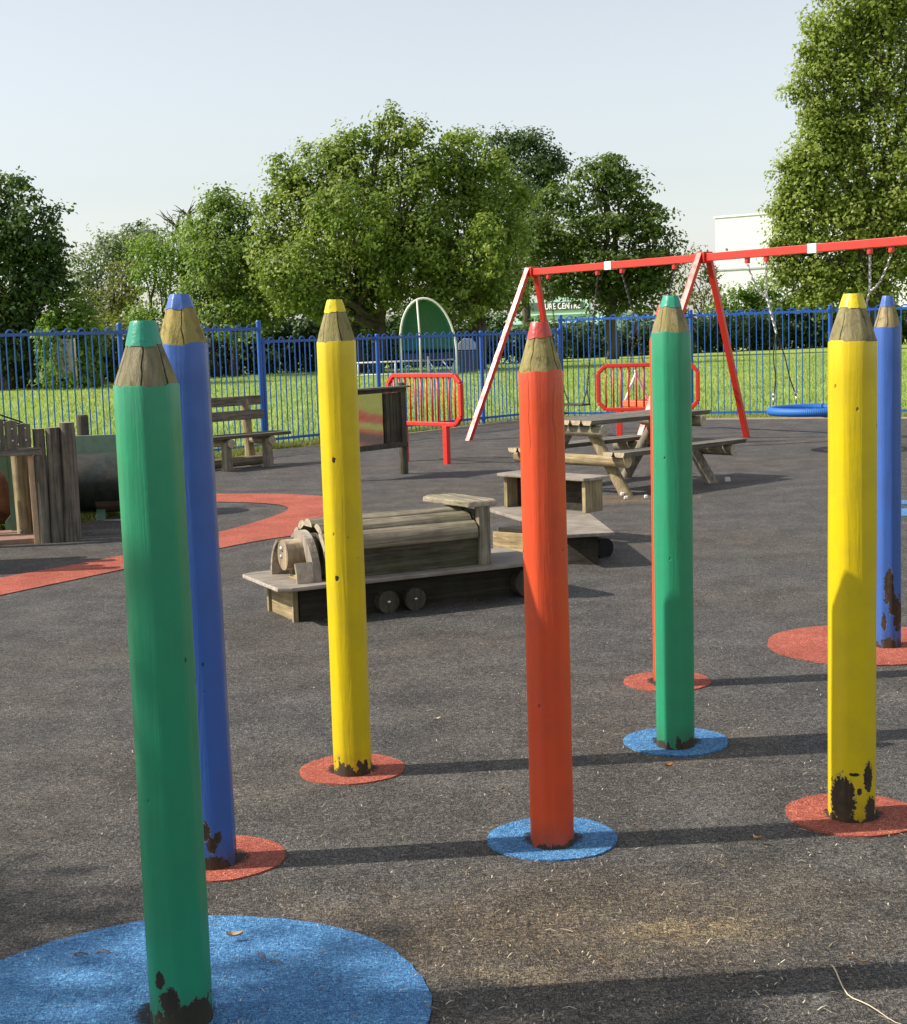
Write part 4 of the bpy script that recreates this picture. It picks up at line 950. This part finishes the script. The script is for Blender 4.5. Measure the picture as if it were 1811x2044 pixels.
m = MB(); m.box(((tx(1020)+tx(1162))/2, -.33, tz(613)), (tx(1162)-tx(1020), .1, .62)); sgn = m.build('sign_board', paint('sign_dark', (.07, .10, .09), .5), tl)
cu = bpy.data.curves.new('sign_text', 'FONT'); cu.body = 'TURE CENTRE'; cu.size = .62; cu.extrude = .02; cu.offset = .012; cu.align_x = 'RIGHT'; cu.space_character = 1.05
to = bpy.data.objects.new('sign_text', cu); COL.objects.link(to)
dg = bpy.context.evaluated_depsgraph_get(); me = bpy.data.meshes.new_from_object(to.evaluated_get(dg)); bpy.data.objects.remove(to)
lt = fin('lettering', me, paint('sign_white_letters', (.85, .85, .85), .5), sgn); lt.rotation_euler = (PI/2, 0, 0)
lt.location = (tx(1158), -.40, tz(613)-.22); w_ = max(v.co.x for v in me.vertices)-min(v.co.x for v in me.vertices); lt.scale = ((tx(1157)-tx(1082))/w_, 1, 1)
m = MB(); m.box((tx(1080), -.12, tz(648)), (8.4, .2, .12)); m.build('shop_ledge', paint('dark_ledge', (.05, .07, .06), .5), tl)

# ------------------------------------------------------------------ big tree out of frame on the left, casting the dappled shade at the bottom
SUN_EL = math.radians(40.5); SUN_AZ = math.radians(184.3)     # direction towards the sun, from +X counter-clockwise
ct = 1/math.tan(SUN_EL)
def up_sun(x, y, z): return (x+math.cos(SUN_AZ)*ct*z, y+math.sin(SUN_AZ)*ct*z, z)
st = empty('shade_tree', (-10.5, -1.5, 0), 0, 'large leafy tree standing left of the frame, shading the front of the playground', 'tree')
o_ = Vector((-10.5, -1.5, 0)); L = []
for (x, y, z, r, rz) in ((-1.55, 4.10, 6.5, .62, .4), (-2.5, 3.85, 6.2, .9, .6), (-1.75, 3.8, 6.9, .6, .4), (-1.2, 2.55, 7.0, 1.0, .8), (-2.6, 1.6, 7.2, 1.8, 1.2), (.2, 2.2, 7.4, 1.15, .6), (1.6, 2.4, 7.8, .9, .6), (-.5, .8, 8., 1.8, 1.3), (1.5, .6, 8.4, 1.8, 1.3), (-3., -1, 7., 2.5, 1.6), (0, -2, 8.5, 2.5, 1.8), (-.44, 3.44, 6.8, .36, .25), (.55, 3.30, 7.3, .30, .25), (-.05, 3.35, 7.1, .28, .25), (1.9, 3.55, 7.5, .35, .25)):
    p = Vector(up_sun(x, y, z))-o_; L.append((p.x, p.y, p.z, r, r, rz))
C, N = crown_points(L, 15., (.15, .36), 13, .5, .8, .3, 1.); leaf_object('crown', C, .13, N, G_plane2, st)
m = MB(); limb(m, (0, 0, -.1), (.2, .2, 3.2), .38, .3, .06, 4)
for q in L: limb(m, (.2, .2, 3.0), q[:3], .14, .02, .12, 6)
m.build('trunk', W_bark, st, True)

# ------------------------------------------------------------------ loose things on the ground
def strips(n, pts, L, W, name, mat, z=.017, kind=None, curl=.07):
    v = []; f = []
    for i in range(n):
        x, y = pts[i]; a = random.uniform(0, PI); l = random.choice(L)*random.uniform(.5, 1.4); w = W*random.uniform(.6, 1.5); b = random.uniform(-curl, curl)
        d = Vector((math.cos(a), math.sin(a), 0)); e = Vector((math.cos(a+b), math.sin(a+b), 0)); k = len(v); nr_ = Vector((-d.y, d.x, 0))*w*.5; p = Vector((x, y, z))
        up_ = Vector((0, 0, random.uniform(.001, .006)))
        q = p+d*l*.5; r = q+e*l*.5
        v += [tuple(p-nr_), tuple(p+nr_), tuple(q+nr_+up_), tuple(q-nr_+up_), tuple(r+nr_*.4), tuple(r-nr_*.4)]; f += [(k, k+3, k+2, k+1), (k+3, k+5, k+4, k+2)]
    me = bpy.data.meshes.new(name); me.from_pydata(v, [], f); me.update()
    at_ = me.attributes.new('rnd', 'FLOAT', 'FACE'); vals = []
    for i in range(n): r = random.random(); vals += [r, r]
    at_.data.foreach_set('value', vals); return fin(name, me, mat)
t = NT('dry_straw'); a_ = t.node('ShaderNodeAttribute'); a_.attribute_name = 'rnd'
M_straw = t.done(t.ramp(a_.outputs['Fac'], [(0., (.16, .10, .055)), (.4, (.36, .28, .18)), (1., (.62, .56, .44))]), .8)
pts = []
while len(pts) < 2600:
    Yr = 3.0/(1-random.random()*.86) if random.random() < .75 else random.uniform(3, 22)
    x = random.uniform(-.34, .34)*Yr
    if random.random() < .35+.65*(x > -.1): pts.append((x, Yr))
o = strips(len(pts), pts, (.006, .009, .012, .018, .03), .002, 'dry_litter', M_straw); tag(o, 'fine dry straw and leaf bits strewn over the dark rubber surface', 'litter', kind='stuff')
def grp_strip(): pass
# bigger single twigs
tw = [((1660, 1925), (1800, 2040), 'long pale curved twig at the bottom right corner'), ((515, 1902), (575, 1922), 'pale twig lying just beyond the big blue disc'), ((148, 1905), (232, 1898), 'thin forked twig in the shade at the left, beside the nearest green pencil'),
      ((1195, 1915), (1245, 1930), 'short straight straw between the bright red pencil and the bottom edge'), ((1690, 1908), (1762, 1922), 'pale straw left of the shaded patch below the right yellow pencil'),
      ((1265, 1645), (1300, 1654), 'short pale straw right of the blue disc of the red pencil')]
for i, (a, b, lab) in enumerate(tw):
    A = gnd(*a, .022); B = gnd(*b, .022); mid = A.lerp(B, .55)+Vector((B.y-A.y, A.x-B.x, 0))*(.12 if i in (0, 1) else -.06)
    m = MB(); P = smooth_curve([A, mid, B], 6); P = [Vector((p.x, p.y, .020+.006*math.sin(j))) for j, p in enumerate(P)]
    r0 = .0022; k = len(P); c0 = P[0].copy(); m.tube([p-c0 for p in P], [r0*(1-.6*j/k) for j in range(k)], 5)
    if i == 2: m.tube([P[4]-c0, P[4]-c0+Vector((.03, .03, .0))], [.0018, .0006], 5); m.tube([P[7]-c0, P[7]-c0+Vector((.04, -.02, .0))], [.0018, .0006], 5)
    o = m.build('twig', M_straw if i else paint('pale_twig', (.62, .52, .36), .8), None, True); o.location = c0; tag(o, lab, 'twig', 'loose twigs and straws on the ground')
def dryleaf(px, py, L, ang, label, col):
    p = gnd(px, py, .024); vs = []; fs = []
    for i in range(7):
        t_ = i/6; w = L*.16*math.sin(PI*t_**.8)+.0005; x = L*(t_-.5); z = .006*math.sin(t_*PI)+.012*(t_-.5)**2*4
        vs += [(x, -w, z+.008), (x, 0, z), (x, w, z+.010)]
    for i in range(6):
        for j in range(2): a = i*3+j; fs.append((a, a+3, a+4, a+1))
    me = bpy.data.meshes.new('dry_leaf'); me.from_pydata(vs, [], fs); me.update(); o = fin('dry_leaf', me, paint('dry_leaf_brown_%d' % px, col, .8, .3, .4), None, True)
    o.location = p; o.rotation_euler = (.1, 0, ang); tag(o, label, 'leaf', 'dry leaves on the ground')
dryleaf(469, 1873, .045, .1, 'curled pale dry leaf on the big blue disc', (.50, .38, .24))
dryleaf(1335, 1533, .035, .3, 'orange brown dry leaf below the small blue disc', (.42, .19, .06))
dryleaf(873, 1440, .03, .2, 'pale dry leaf between the yellow and red pencils', (.60, .52, .40))
dryleaf(1512, 1680, .03, 2.4, 'small curled brown leaf near the right yellow pencil', (.30, .20, .10))
# pale stones by the picnic table
for i, (px, py, lab) in enumerate(((1182, 998, 'small white stone left of the picnic table leg'), (1243, 993, 'small white stone touching the near picnic table leg on its left'), (1250, 1000, 'small white stone in front of the near picnic table leg'), (1290, 998, 'small white stone right of the near picnic table leg, beside the red pencil'), (1453, 963, 'rounded white stone in the shadow of the picnic table'))):
    p = gnd(px, py, .0); m = MB(); s_ = .02 if i < 4 else .03
    vs = [(x*s_*random.uniform(.7, 1.1), y*s_*random.uniform(.7, 1.), z*s_*.8+.02) for x in (-1, 1) for y in (-1, 1) for z in (-1, 1)]
    m.add(vs, [(0, 1, 3, 2), (4, 6, 7, 5), (0, 4, 5, 1), (2, 3, 7, 6), (0, 2, 6, 4), (1, 5, 7, 3)]); o = m.build('stone', paint('white_stone', (.72, .70, .64), .8, .4, .3), None, False, .008); o.location = (p.x, p.y, .012); tag(o, lab, 'stone', 'white stones by the picnic table')
# grass tufts along the edge and short blades on the field
def blades(n, sampler, h, w, name, mat):
    P = sampler(n); a = rng.uniform(0, 2*PI, n); hh = h*rng.uniform(.5, 1.4, n); d = np.stack([np.cos(a), np.sin(a), np.zeros(n)], 1); ww = w*rng.uniform(.6, 1.3, n)[:, None]
    lean = np.stack([rng.normal(0, .35, n), rng.normal(0, .35, n), np.ones(n)], 1)*hh[:, None]
    v = np.empty((n, 3, 3)); base = np.concatenate([P, np.full((n, 1), .0)], 1); v[:, 0] = base-d*ww; v[:, 1] = base+d*ww; v[:, 2] = base+lean
    me = bpy.data.meshes.new(name); me.vertices.add(3*n); me.vertices.foreach_set('co', v.reshape(-1).astype(np.float32)); me.loops.add(3*n); me.loops.foreach_set('vertex_index', np.arange(3*n, dtype=np.int32))
    me.polygons.add(n); me.polygons.foreach_set('loop_start', np.arange(0, 3*n, 3, dtype=np.int32)); me.polygons.foreach_set('loop_total', np.full(n, 3, dtype=np.int32))
    at_ = me.attributes.new('rnd', 'FLOAT', 'FACE'); at_.data.foreach_set('value', rng.random(n).astype(np.float32)); me.update(calc_edges=True); return fin(name, me, mat)
def samp_edge(n):
    idx = rng.integers(3, 21, n); E_ = np.array(off(edge, .30)); t_ = rng.random(n)[:, None]; p = E_[idx]*(1-t_)+E_[idx+1]*t_
    dd = np.abs(rng.normal(0, .35, n))+(-.22); c = np.array([2., 12.]); dr = p-c; dr /= np.linalg.norm(dr, axis=1, keepdims=True); return p+dr*dd[:, None]
def samp_field(n):
    Y = rng.uniform(20, 75, n*2); X = Y*rng.uniform(-.34, .34, n*2); P = np.stack([X, Y], 1)
    lim = np.where(X < 1.5, 22.2+(X+2.77)*1.19, 28.-(X-2)*.5); k = Y > lim+.15; return P[k][:n] if k.sum() >= n else np.resize(P[k], (n, 2))
tag(blades(26000, samp_edge, .075, .006, 'edge_grass', leafmat('edge_grass_leaf', (.10, .17, .025), (.24, .29, .06), (.42, .36, .16), .3)), 'rough grass and dry stalks along the edge of the play surface', 'grass', kind='stuff')
tag(blades(90000, samp_field, .085, .012, 'field_grass', leafmat('field_grass_leaf', (.16, .24, .045), (.28, .40, .08), (.45, .54, .15), .3)), 'short bright green mown grass of the field', 'grass', kind='stuff')

# ------------------------------------------------------------------ world, sun, camera
w = bpy.data.worlds.new('World'); sc.world = w; w.use_nodes = True; nt = w.node_tree
sky = nt.nodes.new('ShaderNodeTexSky'); sky.sky_type = 'NISHITA'; sky.sun_disc = False; sky.sun_elevation = SUN_EL
sky.sun_rotation = math.radians(90)-SUN_AZ; sky.air_density = 1.2; sky.dust_density = .85; sky.ozone_density = 2.0; sky.altitude = 0
bg = nt.nodes['Background']; hs = nt.nodes.new('ShaderNodeHueSaturation'); hs.inputs['Saturation'].default_value = .38; nt.links.new(sky.outputs[0], hs.inputs['Color']); nt.links.new(hs.outputs[0], bg.inputs[0]); bg.inputs[1].default_value = .112
sl_ = bpy.data.lights.new('sun', 'SUN'); sl_.energy = 4.3; sl_.angle = math.radians(.53); sl_.color = (1., .93, .83)
so2 = bpy.data.objects.new('sun', sl_); COL.objects.link(so2)
sv = Vector((math.cos(SUN_AZ)*math.cos(SUN_EL), math.sin(SUN_AZ)*math.cos(SUN_EL), math.sin(SUN_EL)))
so2.rotation_euler = sv.to_track_quat('Z', 'Y').to_euler(); so2.location = (-20, 0, 20)
cam = bpy.data.cameras.new('camera'); co = bpy.data.objects.new('camera', cam); COL.objects.link(co)
cam.sensor_fit = 'HORIZONTAL'; cam.sensor_width = 36; cam.lens = 36*F/1811; cam.clip_end = 3000; cam.clip_start = .05
Rm = Matrix([[RM[i][0], -RM[i][1], -RM[i][2]] for i in range(3)]).to_4x4()
Rm.translation = Vector((0, 0, H)); co.matrix_world = Rm
sc.camera = co
sc.render.engine = 'CYCLES'
sc.view_settings.view_transform = 'Standard'; sc.view_settings.look = 'None'; sc.view_settings.exposure = .62; sc.view_settings.gamma = 1
sc.render.resolution_x = 907; sc.render.resolution_y = 1024

print('LEAVES', NL[0])
